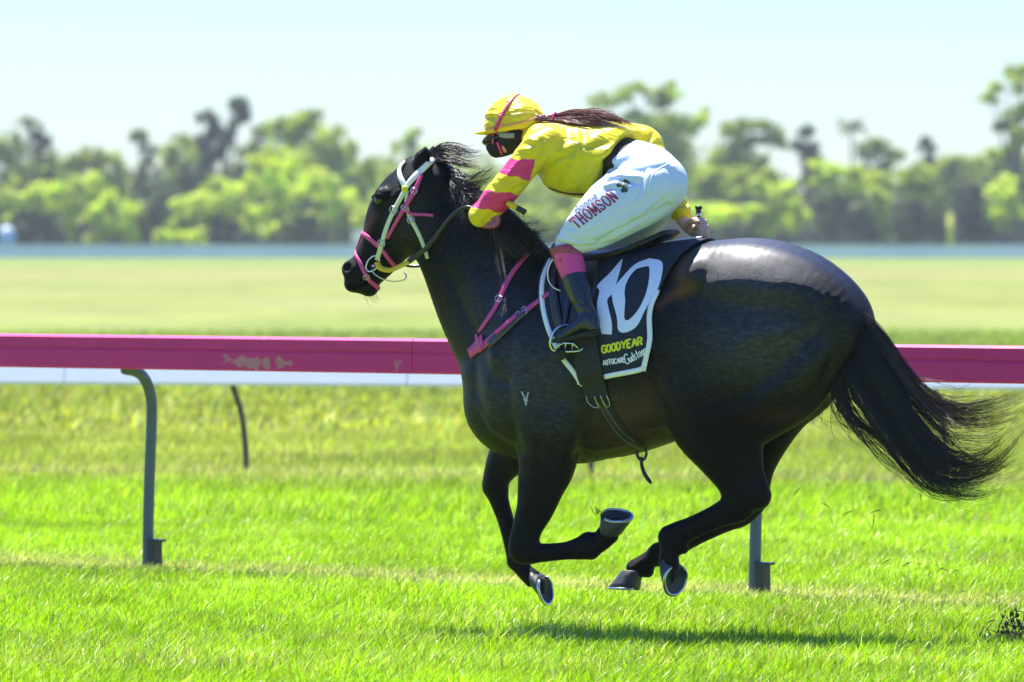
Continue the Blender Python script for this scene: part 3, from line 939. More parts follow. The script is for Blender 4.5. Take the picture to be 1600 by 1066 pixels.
    B(1385, 512, [(1375, 320, 24, 26), (1380, 355, 16, 24)], 'bright', "small pale bush left of the deep shade by the yellow marker post")
    B(1420, 516, [(1410, 285, 28, 18), (1440, 300, 20, 16), (1430, 270, 28, 14)], 'mid', "green bush over the dark hollow left of the yellow marker post")
    B(1555, 508, [(1560, 300, 30, 20), (1575, 325, 24, 20), (1545, 350, 14, 26)], 'bright', "light green bush leaning in front of the tall layered tree")
    B(705, 518, [(690, 300, 44, 30), (735, 315, 44, 34), (760, 350, 40, 26)], 'mid', "green bush mostly hidden behind the horse's neck")
    B(590, 519, [(575, 270, 26, 22), (610, 285, 30, 24), (585, 345, 26, 24)], 'mid', "mid green bush right behind the horse's nose")
    B(880, 518, [(830, 310, 44, 28), (885, 300, 46, 28), (940, 300, 40, 28)], 'olive', "olive bush hidden behind the rider's chest")
    B(1150, 519, [(1110, 285, 34, 22), (1155, 278, 36, 22), (1195, 282, 30, 22), (1130, 305, 40, 16)], 'olive', "olive bush above the low hedge right of the rider's hips")
    B(1110, 509, [(1095, 362, 24, 18), (1140, 366, 30, 16), (1175, 362, 24, 18)], 'dark', "dark bush under the low hedge beside the rump")  # from here down, dark leaf colour paints the shade of the hollows
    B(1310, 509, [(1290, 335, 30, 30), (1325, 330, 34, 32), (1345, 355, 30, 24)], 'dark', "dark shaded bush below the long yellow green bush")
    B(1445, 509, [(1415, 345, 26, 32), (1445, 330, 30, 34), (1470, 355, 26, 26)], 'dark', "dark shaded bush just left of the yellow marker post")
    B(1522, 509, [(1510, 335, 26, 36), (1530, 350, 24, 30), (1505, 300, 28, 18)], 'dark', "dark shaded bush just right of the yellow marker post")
    B(52, 509, [(36, 355, 18, 26), (62, 352, 22, 30), (80, 362, 16, 22)], 'dark', "black green bush standing in for the shaded hollow right beside the pale blue hut")
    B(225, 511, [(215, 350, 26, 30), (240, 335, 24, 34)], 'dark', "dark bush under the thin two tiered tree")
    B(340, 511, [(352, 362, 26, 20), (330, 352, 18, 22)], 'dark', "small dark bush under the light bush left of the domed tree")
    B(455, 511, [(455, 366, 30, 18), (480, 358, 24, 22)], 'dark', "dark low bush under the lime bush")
    # wood behind: its dark leaf colour supplies the shade between the trees
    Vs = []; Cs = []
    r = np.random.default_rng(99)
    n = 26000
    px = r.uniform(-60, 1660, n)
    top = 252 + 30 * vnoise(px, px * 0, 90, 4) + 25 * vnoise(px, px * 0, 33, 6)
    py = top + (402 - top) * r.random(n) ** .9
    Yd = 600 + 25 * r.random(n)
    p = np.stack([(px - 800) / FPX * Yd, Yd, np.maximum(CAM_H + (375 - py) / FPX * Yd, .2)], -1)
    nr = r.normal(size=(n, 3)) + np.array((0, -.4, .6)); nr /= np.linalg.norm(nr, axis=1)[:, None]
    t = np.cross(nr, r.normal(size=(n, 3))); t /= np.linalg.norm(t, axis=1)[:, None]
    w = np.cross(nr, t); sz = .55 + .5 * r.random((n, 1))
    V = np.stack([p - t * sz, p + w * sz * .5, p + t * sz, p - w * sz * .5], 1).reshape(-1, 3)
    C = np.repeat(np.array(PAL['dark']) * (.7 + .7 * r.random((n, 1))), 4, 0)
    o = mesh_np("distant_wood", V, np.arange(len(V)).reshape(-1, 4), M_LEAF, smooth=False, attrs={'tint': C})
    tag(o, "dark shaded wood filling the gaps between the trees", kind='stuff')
woods()

def far_things():
    # pale blue hut at the left edge
    Y = 497.0
    m = mat_basic("hut_blue", (.22, .40, .66), .45, var=.12, vscale=2)
    m2 = mat_basic("hut_roof", (.55, .62, .68), .5, var=.1, vscale=2)
    g = P(11, 400, Y); g[2] = 0
    root = empty("portable_hut", tuple(g), "pale blue upright hut at the left edge of the photo beside dark bushes", "hut")
    w = .66
    MB().box(g + np.array((0, 0, 1.08)), (w, 0, 0), (0, w, 0), (0, 0, 1.08)).build("cabin", m, root, smooth=False, bevel=.03)
    mb = MB(); mb.ball(g + np.array((0, 0, 2.16)), (w * .97, w * .97, .55), n=10); mb.build("roof", m2, root)
    d = MB(); d.box(g + np.array((.05, -w - .02, 1.0)), (.36, 0, 0), (0, .02, 0), (0, 0, .92)); dd = d.build("door", m, root, smooth=False, bevel=.01)
    MB().box(g + np.array((.32, -w - .06, 1.05)), (.03, 0, 0), (0, .02, 0), (0, 0, .08)).build("handle", m2, dd, smooth=False)
    # yellow marker post
    g = P(1485, 400, 492.0); g[2] = 0
    my = mat_basic("marker_yellow", (.50, .50, .02), .5, var=.15, vscale=3)
    root = empty("marker_post", tuple(g), "tall yellow green marker post beyond the far fence on the right", "post")
    MB().tube([g, g + np.array((0, 0, 3.6))], [.26, .22], 14).build("shaft", my, root)
    mb = MB(); mb.ball(g + np.array((0, 0, 3.62)), (.24, .24, .3), n=8); mb.build("cap", my, root)
    MB().tube([g, g + np.array((0, 0, .12))], [.4, .36], 14).build("base", M_DARKBOX, root)
    # white board by the muzzle
    g = P(572, 400, 494.0); g[2] = 0
    mw = mat_basic("board_cream", (.80, .76, .68), .5, var=.06, vscale=2)
    root = empty("notice_board", tuple(g), "cream white board standing beyond the far fence just left of the muzzle", "board")
    MB().box(g + np.array((0, 0, 1.75)), (1.2, 0, 0), (0, .04, 0), (0, 0, .55)).build("panel", mw, root, smooth=False, bevel=.02)
    for s in (-1, 1):
        MB().tube([g + np.array((s * .9, .09, 0)), g + np.array((s * .9, .09, 2.2))], .05, 8).build("leg", M_GALV, root)
far_things()

# ------------------------------------------------------------------ air
def haze():
    me = MB().box((0, 345, 8.5), (140, 0, 0), (0, 365, 0), (0, 0, 15.5))
    m = bpy.data.materials.new("air"); m.use_nodes = True
    nt = m.node_tree; nt.nodes.clear()
    o = nt.nodes.new('ShaderNodeOutputMaterial'); v = nt.nodes.new('ShaderNodeVolumePrincipled')
    v.inputs['Color'].default_value = (.86, .93, 1, 1); v.inputs['Density'].default_value = HAZE
    nt.links.new(v.outputs[0], o.inputs['Volume'])
    tag(me.build("haze", m, smooth=False), "pale air over the field", kind='stuff')
HAZE = 0.00018
haze()
# ================================================================== the horse
M_COAT, ntc, bc = new_mat("black_coat")
def coat():
    N = ntc.nodes; L = ntc.links
    at = N.new('ShaderNodeAttribute'); at.attribute_name = 'brown'
    tc = N.new('ShaderNodeTexCoord')
    n = N.new('ShaderNodeTexNoise'); n.inputs['Scale'].default_value = 9; n.inputs['Detail'].default_value = 7
    L.new(tc.outputs['Object'], n.inputs['Vector'])
    # mottled grey on black: sheen of the lit hair painted into the colour
    mph = N.new('ShaderNodeMapping'); mph.inputs['Scale'].default_value = (22, 22, 48); mph.inputs['Rotation'].default_value = (0, .6, 0)
    L.new(tc.outputs['Object'], mph.inputs[0])
    nh = N.new('ShaderNodeTexNoise'); nh.inputs['Scale'].default_value = 1.6; nh.inputs['Detail'].default_value = 8; nh.inputs['Roughness'].default_value = .72
    L.new(mph.outputs[0], nh.inputs['Vector'])
    rh = N.new('ShaderNodeMapRange'); rh.inputs['From Min'].default_value = .45; rh.inputs['From Max'].default_value = .66
    L.new(nh.outputs['Fac'], rh.inputs['Value'])
    sheen_at = N.new('ShaderNodeAttribute'); sheen_at.attribute_name = 'hair_sheen'
    dm = N.new('ShaderNodeMath'); dm.operation = 'MULTIPLY'; L.new(rh.outputs[0], dm.inputs[0]); L.new(sheen_at.outputs['Fac'], dm.inputs[1])
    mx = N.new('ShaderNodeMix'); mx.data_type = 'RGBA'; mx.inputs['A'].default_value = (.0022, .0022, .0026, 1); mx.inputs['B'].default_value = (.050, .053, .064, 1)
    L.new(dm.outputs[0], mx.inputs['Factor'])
    m2 = N.new('ShaderNodeMix'); m2.data_type = 'RGBA'; m2.inputs['B'].default_value = (.10, .042, .028, 1)
    mm = N.new('ShaderNodeMath'); mm.operation = 'MULTIPLY'
    mr0 = N.new('ShaderNodeMapRange'); mr0.inputs['To Min'].default_value = .5; mr0.inputs['To Max'].default_value = 1.3
    L.new(n.outputs['Fac'], mr0.inputs['Value']); L.new(mr0.outputs[0], mm.inputs[1]); L.new(at.outputs['Fac'], mm.inputs[0])
    L.new(mm.outputs[0], m2.inputs['Factor']); L.new(mx.outputs['Result'], m2.inputs['A'])
    L.new(m2.outputs['Result'], bc.inputs['Base Color'])
    # short hair: fine stretched relief, uneven gloss
    mp = N.new('ShaderNodeMapping'); mp.inputs['Scale'].default_value = (60, 60, 260); mp.inputs['Rotation'].default_value = (0, .7, 0)
    L.new(tc.outputs['Object'], mp.inputs[0])
    n2 = N.new('ShaderNodeTexNoise'); n2.inputs['Scale'].default_value = 3; n2.inputs['Detail'].default_value = 4
    L.new(mp.outputs[0], n2.inputs['Vector'])
    bp = N.new('ShaderNodeBump'); bp.inputs['Distance'].default_value = .0035; bp.inputs['Strength'].default_value = .8
    L.new(n2.outputs['Fac'], bp.inputs['Height'])
    n3 = N.new('ShaderNodeTexNoise'); n3.inputs['Scale'].default_value = 16; n3.inputs['Detail'].default_value = 5
    L.new(tc.outputs['Object'], n3.inputs['Vector'])
    b2 = N.new('ShaderNodeBump'); b2.inputs['Distance'].default_value = .007; b2.inputs['Strength'].default_value = .6
    L.new(n3.outputs['Fac'], b2.inputs['Height']); L.new(bp.outputs[0], b2.inputs['Normal'])
    L.new(b2.outputs[0], bc.inputs['Normal'])
    mr = N.new('ShaderNodeMapRange'); mr.inputs['To Min'].default_value = .42; mr.inputs['To Max'].default_value = .58
    L.new(n.outputs['Fac'], mr.inputs['Value']); L.new(mr.outputs[0], bc.inputs['Roughness'])
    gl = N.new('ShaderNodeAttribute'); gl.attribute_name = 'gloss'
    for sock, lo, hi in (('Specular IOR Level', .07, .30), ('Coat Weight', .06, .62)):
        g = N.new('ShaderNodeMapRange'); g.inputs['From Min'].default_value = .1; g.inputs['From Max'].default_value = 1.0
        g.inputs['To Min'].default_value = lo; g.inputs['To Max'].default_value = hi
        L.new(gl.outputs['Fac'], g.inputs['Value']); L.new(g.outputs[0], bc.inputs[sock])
    bc.inputs['Coat Roughness'].default_value = .36; bc.inputs['Sheen Weight'].default_value = .0; bc.inputs['Sheen Roughness'].default_value = .35
    bc.inputs['Sheen Tint'].default_value = (.8, .88, 1, 1)
coat()
M_HAIR = mat_basic("black_horse_hair", (.010, .009, .009), .38, spec=.6, var=.3, vscale=30)
M_HAIRB = mat_basic("sunburnt_hair", (.060, .028, .022), .4, spec=.6, var=.3, vscale=30)
M_HOOF = mat_basic("hoof_horn", (.045, .045, .047), .5, var=.7, vscale=35, bump=.0015, bscale=160, rvar=.15, stretch=(1, 1, .3))
M_SOLE = mat_basic("hoof_sole", (.030, .028, .025), .9, var=.6, vscale=60, bump=.004, bscale=80)
M_SHOE = mat_basic("aluminium_plate", (.55, .60, .66), .3, metal=.95, var=.2, vscale=40, rvar=.1)
M_EYE = mat_basic("dark_eye", (.006, .005, .004), .05, spec=.8, var=0)

def HP(rows):
    """rows of (px, py, ru_px, rl_m, lat) -> points, ru, rl in metres"""
    pts = [H(r[0], r[1], r[4]) for r in rows]
    return pts, [r[2] / PXM for r in rows], [r[3] for r in rows]

def horse_field():
    F = Field((-.80, 21.55, .02), (1.48, 23.25, 2.02), .0068)
    def sw(rows, k=.03, n=6, cut=False):
        p, u, l = HP(rows); F.sweep(p, u, l, LAT, k, n, cut)
    def pt(px, py, lat, rpx, k=.02, flat=None, cut=False):
        c = H(px, py, lat); r = rpx / PXM
        if flat is None: F.ellipsoid(c, r, None, k, cut)
        else: F.ellipsoid(c, (r, flat, r), (-HEAD, LAT, np.array((0, 0, 1.))), k, cut)
    # neck and trunk
    sw([(690, 325, 66, .080, 0), (708, 355, 78, .092, 0), (735, 392, 90, .105, 0), (768, 440, 106, .13, 0), (803, 492, 118, .17, 0), (835, 530, 132, .21, 0)], .05)
    sw([(822, 545, 92, .17, 0), (850, 556, 138, .225, 0), (900, 560, 158, .265, 0), (950, 558, 158, .285, 0), (1005, 545, 154, .29, 0), (1065, 531, 149, .265, 0),
        (1130, 520, 144, .27, 0), (1190, 515, 142, .275, 0), (1245, 512, 122, .24, 0), (1290, 512, 84, .19, 0), (1308, 515, 50, .13, 0)], .05, 5)
    sw([(770, 590, 42, .16, 0), (790, 640, 62, .19, 0), (830, 655, 66, .20, 0), (900, 660, 62, .2, 0)], .05)        # breast
    # croup over the two sides, point of hip
    for s in (1, -1):
        sw([(1095, 440, 52, .10, .13 * s), (1160, 450, 66, .12, .135 * s), (1220, 470, 72, .12, .13 * s), (1270, 500, 66, .10, .11 * s), (1295, 540, 45, .08, .10 * s)], .06)
    pt(1082, 432, .20, 22, .05)
    sw([(1285, 478, 26, .05, 0), (1312, 482, 20, .035, 0), (1328, 505, 14, .026, 0), (1345, 545, 8, .02, 0)], .03)     # dock
    # near hind leg
    sw([(1205, 500, 108, .13, .12), (1165, 560, 116, .145, .14), (1115, 612, 92, .125, .155), (1108, 655, 68, .105, .155), (1128, 700, 50, .085, .15), (1150, 742, 37, .062, .145), (1162, 772, 33, .05, .14)], .045)
    sw([(1255, 560, 60, .10, .13), (1230, 600, 62, .10, .14), (1185, 640, 52, .09, .15), (1162, 680, 36, .07, .15), (1172, 735, 20, .035, .145), (1188, 775, 15, .028, .14)], .05)
    sw([(1163, 772, 33, .046, .14), (1150, 792, 26, .044, .14), (1122, 806, 19, .034, .14), (1085, 823, 17.5, .030, .14), (1062, 834, 20, .036, .14), (1048, 842, 22, .038, .14)], .02)
    pt(1187, 779, .14, 15, .03)
    sw([(1048, 842, 20, .034, .14), (1046, 862, 15, .029, .14), (1045, 880, 17, .034, .14)], .02)
    pt(1068, 858, .14, 8, .02)
    # far hind leg
    sw([(1245, 520, 85, .12, -.12), (1248, 580, 74, .12, -.13), (1222, 630, 52, .10, -.135), (1202, 680, 36, .075, -.135), (1186, 730, 25, .055, -.135), (1176, 772, 26, .045, -.135)], .04)
    sw([(1176, 772, 27, .044, -.135), (1160, 800, 22, .038, -.135), (1130, 816, 17, .031, -.135), (1088, 836, 16, .028, -.135), (1050, 856, 17, .033, -.135), (1030, 867, 18, .035, -.135)], .02)
    pt(1180, 788, -.135, 14, .02)
    sw([(1030, 866, 17, .033, -.135), (1012, 876, 13.5, .027, -.135), (992, 890, 16, .032, -.135)], .02)
    pt(1012, 893, -.135, 10, .02)
    # near fore leg
    sw([(842, 470, 52, .06, .13), (845, 540, 92, .09, .16), (840, 610, 88, .105, .165), (856, 665, 60, .10, .17), (855, 722, 47, .082, .165), (846, 756, 39, .066, .16), (837, 792, 31, .052, .16), (825, 822, 25, .044, .16), (818, 848, 23, .043, .16)], .045)
    pt(880, 660, .19, 42, .05, .07)
    sw([(818, 848, 22, .042, .16), (822, 863, 19, .04, .16), (845, 864, 15, .030, .16), (882, 861, 14, .028, .16), (906, 857, 18, .032, .16), (921, 853, 21, .035, .16)], .018)
    pt(812, 862, .16, 17, .02)
    sw([(921, 853, 20, .034, .16), (938, 846, 16.5, .03, .16), (951, 833, 18, .034, .16)], .02)
    # far fore leg
    sw([(840, 660, 56, .09, -.12), (812, 695, 44, .085, -.13), (790, 720, 31, .062, -.135), (776, 746, 22, .046, -.135), (774, 762, 20, .044, -.135)], .03)
    sw([(774, 758, 20, .043, -.135), (781, 785, 15.5, .032, -.135), (790, 812, 13.5, .028, -.135), (799, 845, 13.5, .028, -.135), (809, 876, 17, .034, -.135)], .016)
    sw([(809, 876, 16, .033, -.135), (820, 893, 13.5, .028, -.135), (832, 904, 15, .031, -.135)], .016)
    # head
    sw([(690, 292, 48, .075, 0), (664, 300, 55, .088, 0), (640, 322, 59, .094, 0), (620, 352, 55, .088, 0), (604, 378, 43, .075, 0), (588, 404, 35.5, .06, 0), (572, 424, 30, .056, 0), (562, 437, 25, .052, 0)], .02)
    pt(662, 362, 0, 41, .03, .088)
    pt(549, 421, .012, 15, .02, .045); pt(551, 444, 0, 13, .015, .042); pt(577, 449, 0, 15, .015, .040)
    pt(650, 268, 0, 24, .03, .06)
    pt(597, 304, .074, 12, .018, .03); pt(597, 304, -.074, 12, .018, .03)
    pt(592, 315, .098, 8, .006, cut=True)
    pt(541, 417, .052, 8, .008, .016, cut=True)                                        # nostril
    sw([(545, 449, 2.4, .03, .05), (560, 446, 2.2, .03, .05), (575, 438, 1.8, .03, .05)], .006, cut=True)        # mouth
    # ears laid back
    for s, dx in ((1, 0), (-1, 12)):
        sw([(655 + dx, 262, 11, .016, .055 * s), (660 + dx, 248, 13.5, .020, .058 * s), (664 + dx, 238, 8.5, .013, .058 * s), (665 + dx, 229, 2, .004, .056 * s)], .008)
    sw([(659, 254, 5, .02, .082), (663, 243, 5, .018, .080), (664.5, 234, 2.5, .01, .074)], .006, cut=True)
    # girth groove, throat
    return F

HF = horse_field()
HV, HQ = HF.mesh(4)
del HF
HV = relief(HV, HQ, [
    ([(1008, 560), (1018, 600), (1036, 640), (1060, 672)], 9, -.014),
    ([(1016, 545), (1050, 600), (1085, 640)], 26, .006),
    ([(1090, 665), (1130, 655), (1180, 632), (1240, 590), (1285, 545)], 17, .011),
    ([(1150, 690), (1165, 668), (1210, 652), (1262, 618), (1300, 570)], 12, -.012),
    ([(1095, 632), (1150, 622), (1210, 585), (1262, 530)], 14, -.007),
    ([(1060, 480), (1085, 455), (1098, 430)], 14, -.010),
    ([(1095, 434), (1130, 442), (1165, 437), (1205, 449), (1240, 446), (1275, 472)], 24, .005), ([(1110, 470), (1180, 482), (1250, 496)], 22, -.003), ([(1110, 400), (1180, 398), (1250, 425)], 12, -.003),
    ([(1100, 470), (1170, 478), (1250, 480)], 22, -.005),
    ([(1135, 560), (1170, 530), (1230, 520)], 20, .006),
    ([(1295, 480), (1302, 540), (1290, 600), (1255, 640)], 9, -.012),
    ([(700, 425), (722, 480), (752, 548), (770, 590)], 11, -.010),
    ([(720, 400), (760, 470), (800, 530)], 20, .006),
    ([(775, 380), (815, 430), (845, 470)], 18, -.006),
    ([(815, 460), (800, 520), (790, 590)], 12, -.009),
    ([(770, 560), (762, 610), (775, 665)], 12, .010),
    ([(790, 600), (800, 660), (812, 705)], 9, -.011),
    ([(826, 560), (822, 620), (828, 680)], 22, .008),
    ([(905, 560), (912, 620), (915, 670), (905, 712)], 10, -.016),
    ([(880, 600), (884, 650), (880, 690)], 20, .010),
    ([(850, 640), (845, 700), (838, 750)], 8, -.005),
    ([(835, 700), (828, 760), (818, 810)], 7, .004),
    ([(868, 690), (862, 740), (846, 790)], 6, -.004),
    ([(870, 870), (900, 868)], 3.5, -.004), ([(1090, 834), (1130, 816)], 3.5, -.004), ([(1140, 812), (1180, 800)], 3.5, -.004),
    ([(1140, 745), (1158, 772)], 9, -.005), ([(1165, 700), (1180, 755)], 7, -.008),
    ([(640, 345), (628, 378), (606, 408)], 6, .005), ([(600, 330), (592, 356), (580, 380)], 6, -.006),
    ([(690, 300), (704, 345), (690, 395)], 10, -.014), ([(640, 275), (612, 296)], 8, .004),
    ([(623, 300), (610, 312)], 5, .004), ([(663, 340), (672, 372)], 14, .004),
    ([(560, 405), (570, 420), (567, 436)], 5, -.004),
    ([(930, 640), (980, 660), (1030, 650)], 40, .008), ([(960, 690), (1010, 668), (1050, 660)], 4, .003),
    ([(745, 630), (775, 670), (800, 690)], 5, .004), ([(900, 700), (940, 702), (985, 690)], 4, .003),
])
_q = proj(HV)
_N = vnormals(HV, HQ)
def blob(cx, cy, rx, ry): return np.exp(-((_q[:, 0] - cx) / rx) ** 2 - ((_q[:, 1] - cy) / ry) ** 2)
_br = .7 * blob(1066, 430, 12, 34) + .8 * np.exp(-(line_dist(_q, [(1030, 478), (1050, 462), (1082, 448)]) / 7) ** 2) + .45 * blob(970, 660, 45, 40) + .25 * blob(1215, 650, 60, 14)
_br += .8 * np.exp(-(line_dist(_q, [(586, 338), (568, 366), (548, 398)]) / 6) ** 2) + .3 * blob(1020, 620, 24, 40)
_br *= (_N[:, 1] < .2)
_sheen = .12 + .75 * blob(1190, 530, 120, 75) + .6 * blob(850, 590, 80, 90) + .45 * blob(760, 480, 60, 90) + .5 * blob(975, 650, 70, 50) + .35 * blob(640, 350, 40, 50) + 1.0 * blob(1180, 412, 120, 50) + .3 * blob(770, 620, 50, 60)  # where sheen is painted into the coat colour; also weights the gloss
_sheen *= 1 - .8 * np.exp(-(line_dist(_q, [(1130, 660), (1170, 690)]) / 40) ** 2)
horse_loc = tuple(H(1040, 700)); horse_loc = (horse_loc[0], horse_loc[1], 0.0)
HORSE = empty("racehorse", horse_loc, "galloping black racehorse with all four hooves off the grass", "horse")
mesh_np("body", HV, HQ, M_COAT, HORSE, attrs={'brown': np.clip(_br, 0, 1), 'hair_sheen': np.clip(_sheen - .85 * blob(1180, 405, 130, 52), .05, 1), 'gloss': np.clip(_sheen, 0, 1)})
HB = bvh_of(HV, HQ)

# ------------------------------------------------------------------ hooves with racing plates
def hoof(coronet, sole, nrm, toe, rc, rs, label=None):
    """horn between a coronet ring and a sole ring; nrm points out of the sole, toe towards the toe"""
    nrm = np.asarray(nrm, float); nrm /= np.linalg.norm(nrm)
    toe = np.asarray(toe, float); toe = toe - nrm * toe.dot(nrm); toe /= np.linalg.norm(toe)
    sd = np.cross(nrm, toe)
    n = 28
    def ring(c, r, k, heel=.80, lift=0.0):
        out = []
        for i in range(n):
            a = 2 * math.pi * i / n
            x, y = math.cos(a), math.sin(a)
            f = 1.12 if x > 0 else heel
            out.append(c + toe * (x * r * f) + sd * (y * r * .98) + nrm * lift * max(x, 0))
        return out
    V = []; F = []
    rings = [ring(coronet - nrm * .004, rc * .9, 0), ring(coronet, rc, 0), ring(coronet * .66 + sole * .34, rc * .70 + rs * .30, 0), ring(coronet * .3 + sole * .7, rc * .34 + rs * .66, 0), ring(sole, rs, 0),
             ring(sole, rs * .80, 0), ring(sole - nrm * .010, rs * .62, 0), ring(sole - nrm * .012, rs * .2, 0)]
    for r in rings: V += r
    for j in range(len(rings) - 1):
        for i in range(n):
            l = (i + 1) % n
            F.append((j * n + i, j * n + l, (j + 1) * n + l, (j + 1) * n + i))
    F.append(tuple(range((len(rings) - 1) * n, len(rings) * n)))
    mb = MB().add(V, F)
    h = mb.build("hoof", M_HOOF, HORSE)
    # frog: a ridge on the sole
    fr = MB(); fr.tube([sole - toe * rs * .72 - nrm * .008, sole - toe * rs * .2 - nrm * .006, sole + toe * rs * .35 - nrm * .009], [rs * .24, rs * .18, rs * .05], 8)
    fr.build("frog", M_SOLE, h)
    # plate, open at the heel
    V = []; F = []; m = 30
    for i in range(m + 1):
        a = math.radians(-145 + 290 * i / m)
        x, y = math.cos(a), math.sin(a)
        f = 1.12 if x > 0 else .80
        for rr, z in ((1.01, -.002), (1.01, .005), (.98, .0075), (.87, .0075), (.85, .005), (.85, -.002)):
            V.append(sole + toe * x * rs * f * rr + sd * y * rs * .98 * rr + nrm * z)
    for i in range(m):
        for k in range(6):
            l = (k + 1) % 6
            F.append((i * 6 + k, i * 6 + l, i * 6 + 6 + l, i * 6 + 6 + k))
    F.append(tuple(range(6))[::-1]); F.append(tuple(range(m * 6, m * 6 + 6)))
    MB().add(V, F).build("horseshoe", M_SHOE, h)
    return h

hoof(H(951, 831, .16), H(960, 807, .16), (.05, -.36, .93), (1, 0, .08), .047, .066)          # near fore, sole up
hoof(H(835, 904, -.135), H(851, 919, -.135), (.86, -.47, .16), (.05, .15, -1), .043, .063)   # far fore
hoof(H(1044, 884, .14), H(1055, 903, .14), (.64, -.70, -.18), (-.15, .05, -1), .046, .065)      # near hind
hoof(H(990, 893, -.135), H(979, 919, -.135), (-.03, -.05, -1), (-1, .36, 0), .045, .066)     # far hind, flat

# eye
def eye():
    c, n = on(HB, 592, 314)
    mb = MB(); mb.ball(c - n * .010, .021, n=10)
    e = mb.build("eye", M_EYE, HORSE)
    V, F, fr = strap(HB, [(583, 310), (588, 304), (597, 305), (604, 313)], [2, 5, 5, 2], .006, .004, 2)
    MB().add(V, F).build("eyelid", M_COAT, e)
eye()

# ------------------------------------------------------------------ hair: tapered strands
def strands(name, guides, count, parent, mat, spread, rad, seed, jitter=.012, n=14, frizz=.006, sides=3, tipr=.15, curl=1.0, endvar=.3, locks=0, lockspread=2.2):
    """guides: px polylines with lat; strands interpolate between neighbouring guides"""
    r = np.random.default_rng(seed)
    G = []
    for g in guides:
        pts = np.array([H(p[0], p[1], p[2] if len(p) > 2 else 0.0) for p in g])
        seg = np.r_[0, np.cumsum(np.linalg.norm(np.diff(catmull(pts, 8), axis=0), axis=1))]
        c = catmull(pts, 8)
        t = np.linspace(0, seg[-1], n)
        G.append(np.column_stack([np.interp(t, seg, c[:, i]) for i in range(3)]))
    G = np.array(G)
    V = []; F = []
    t = np.linspace(0, 1, n)
    LK = [(r.random() * max(len(G) - 1, 0), r.normal(size=3), r.normal(size=3), r.random(3) * 6.28, 1 - endvar * r.random()) for _ in range(locks)]
    for s in range(count):
        u = r.random() * (len(G) - 1) if len(G) > 1 else 0
        lk = None
        if locks and r.random() < .88:
            lk = LK[r.integers(0, locks)]
            u = float(np.clip(lk[0] + r.normal() * .06, 0, max(len(G) - 1, 0) - 1e-4))
        i = min(int(u), max(len(G) - 2, 0)); f = u - i
        f = f * f * (3 - 2 * f) if r.random() < .6 else f
        c = G[i] * (1 - f) + G[min(i + 1, len(G) - 1)] * f
        end = 1 - endvar * r.random() if lk is None else np.clip(lk[4] - .12 * r.random(), .3, 1)
        tt = t * end
        c = np.column_stack([np.interp(tt, t, c[:, k]) for k in range(3)])
        o = r.normal(size=3) * np.array((spread, spread * 1.2, spread))
        o2 = r.normal(size=3) * np.array((spread, spread, spread)) * curl
        ph = r.random(3) * 6.28; fq = 3 + 5 * r.random(3)
        c = c + o * (.25 + .75 * t[:, None] ** .7) * jitter / .012 + o2 * (t[:, None] ** 2)
        c = c + frizz * np.sin(ph + fq * t[:, None] * 3) * t[:, None]
        if lk is not None:
            c = c - (o * .6) * t[:, None] ** .7 - o2 * .75 * (t[:, None] ** 2) + spread * lockspread * (lk[1] * t[:, None] ** .8 + .6 * lk[2] * t[:, None] ** 2.5) * np.array((1, .8, 1)) \
                + spread * .6 * np.sin(lk[3] + 5 * t[:, None]) * t[:, None]
        rr = rad * (.6 + .8 * r.random()) * np.interp(t, [0, .15, .6, 1], [.8, 1, .8, tipr])
        T = np.gradient(c, axis=0); T /= np.linalg.norm(T, axis=1)[:, None] + 1e-9
        U = np.cross(T, (.2, -1, .3)); U /= np.linalg.norm(U, axis=1)[:, None] + 1e-9
        W = np.cross(T, U)
        b = len(V) * sides * 0
        base = sum(len(v) for v in V)
        V.append(np.concatenate([(c[:, None] + rr[:, None, None] * np.stack([math.cos(2 * math.pi * k / sides) * U + math.sin(2 * math.pi * k / sides) * W for k in range(sides)], 1))]).reshape(-1, 3))
        idx = base + np.arange(n * sides).reshape(n, sides)
        for k in range(sides):
            l = (k + 1) % sides
            F.append(np.stack([idx[:-1, k], idx[1:, k], idx[1:, l], idx[:-1, l]], 1))
    return mesh_np(name, np.concatenate(V), np.concatenate(F), mat, parent)

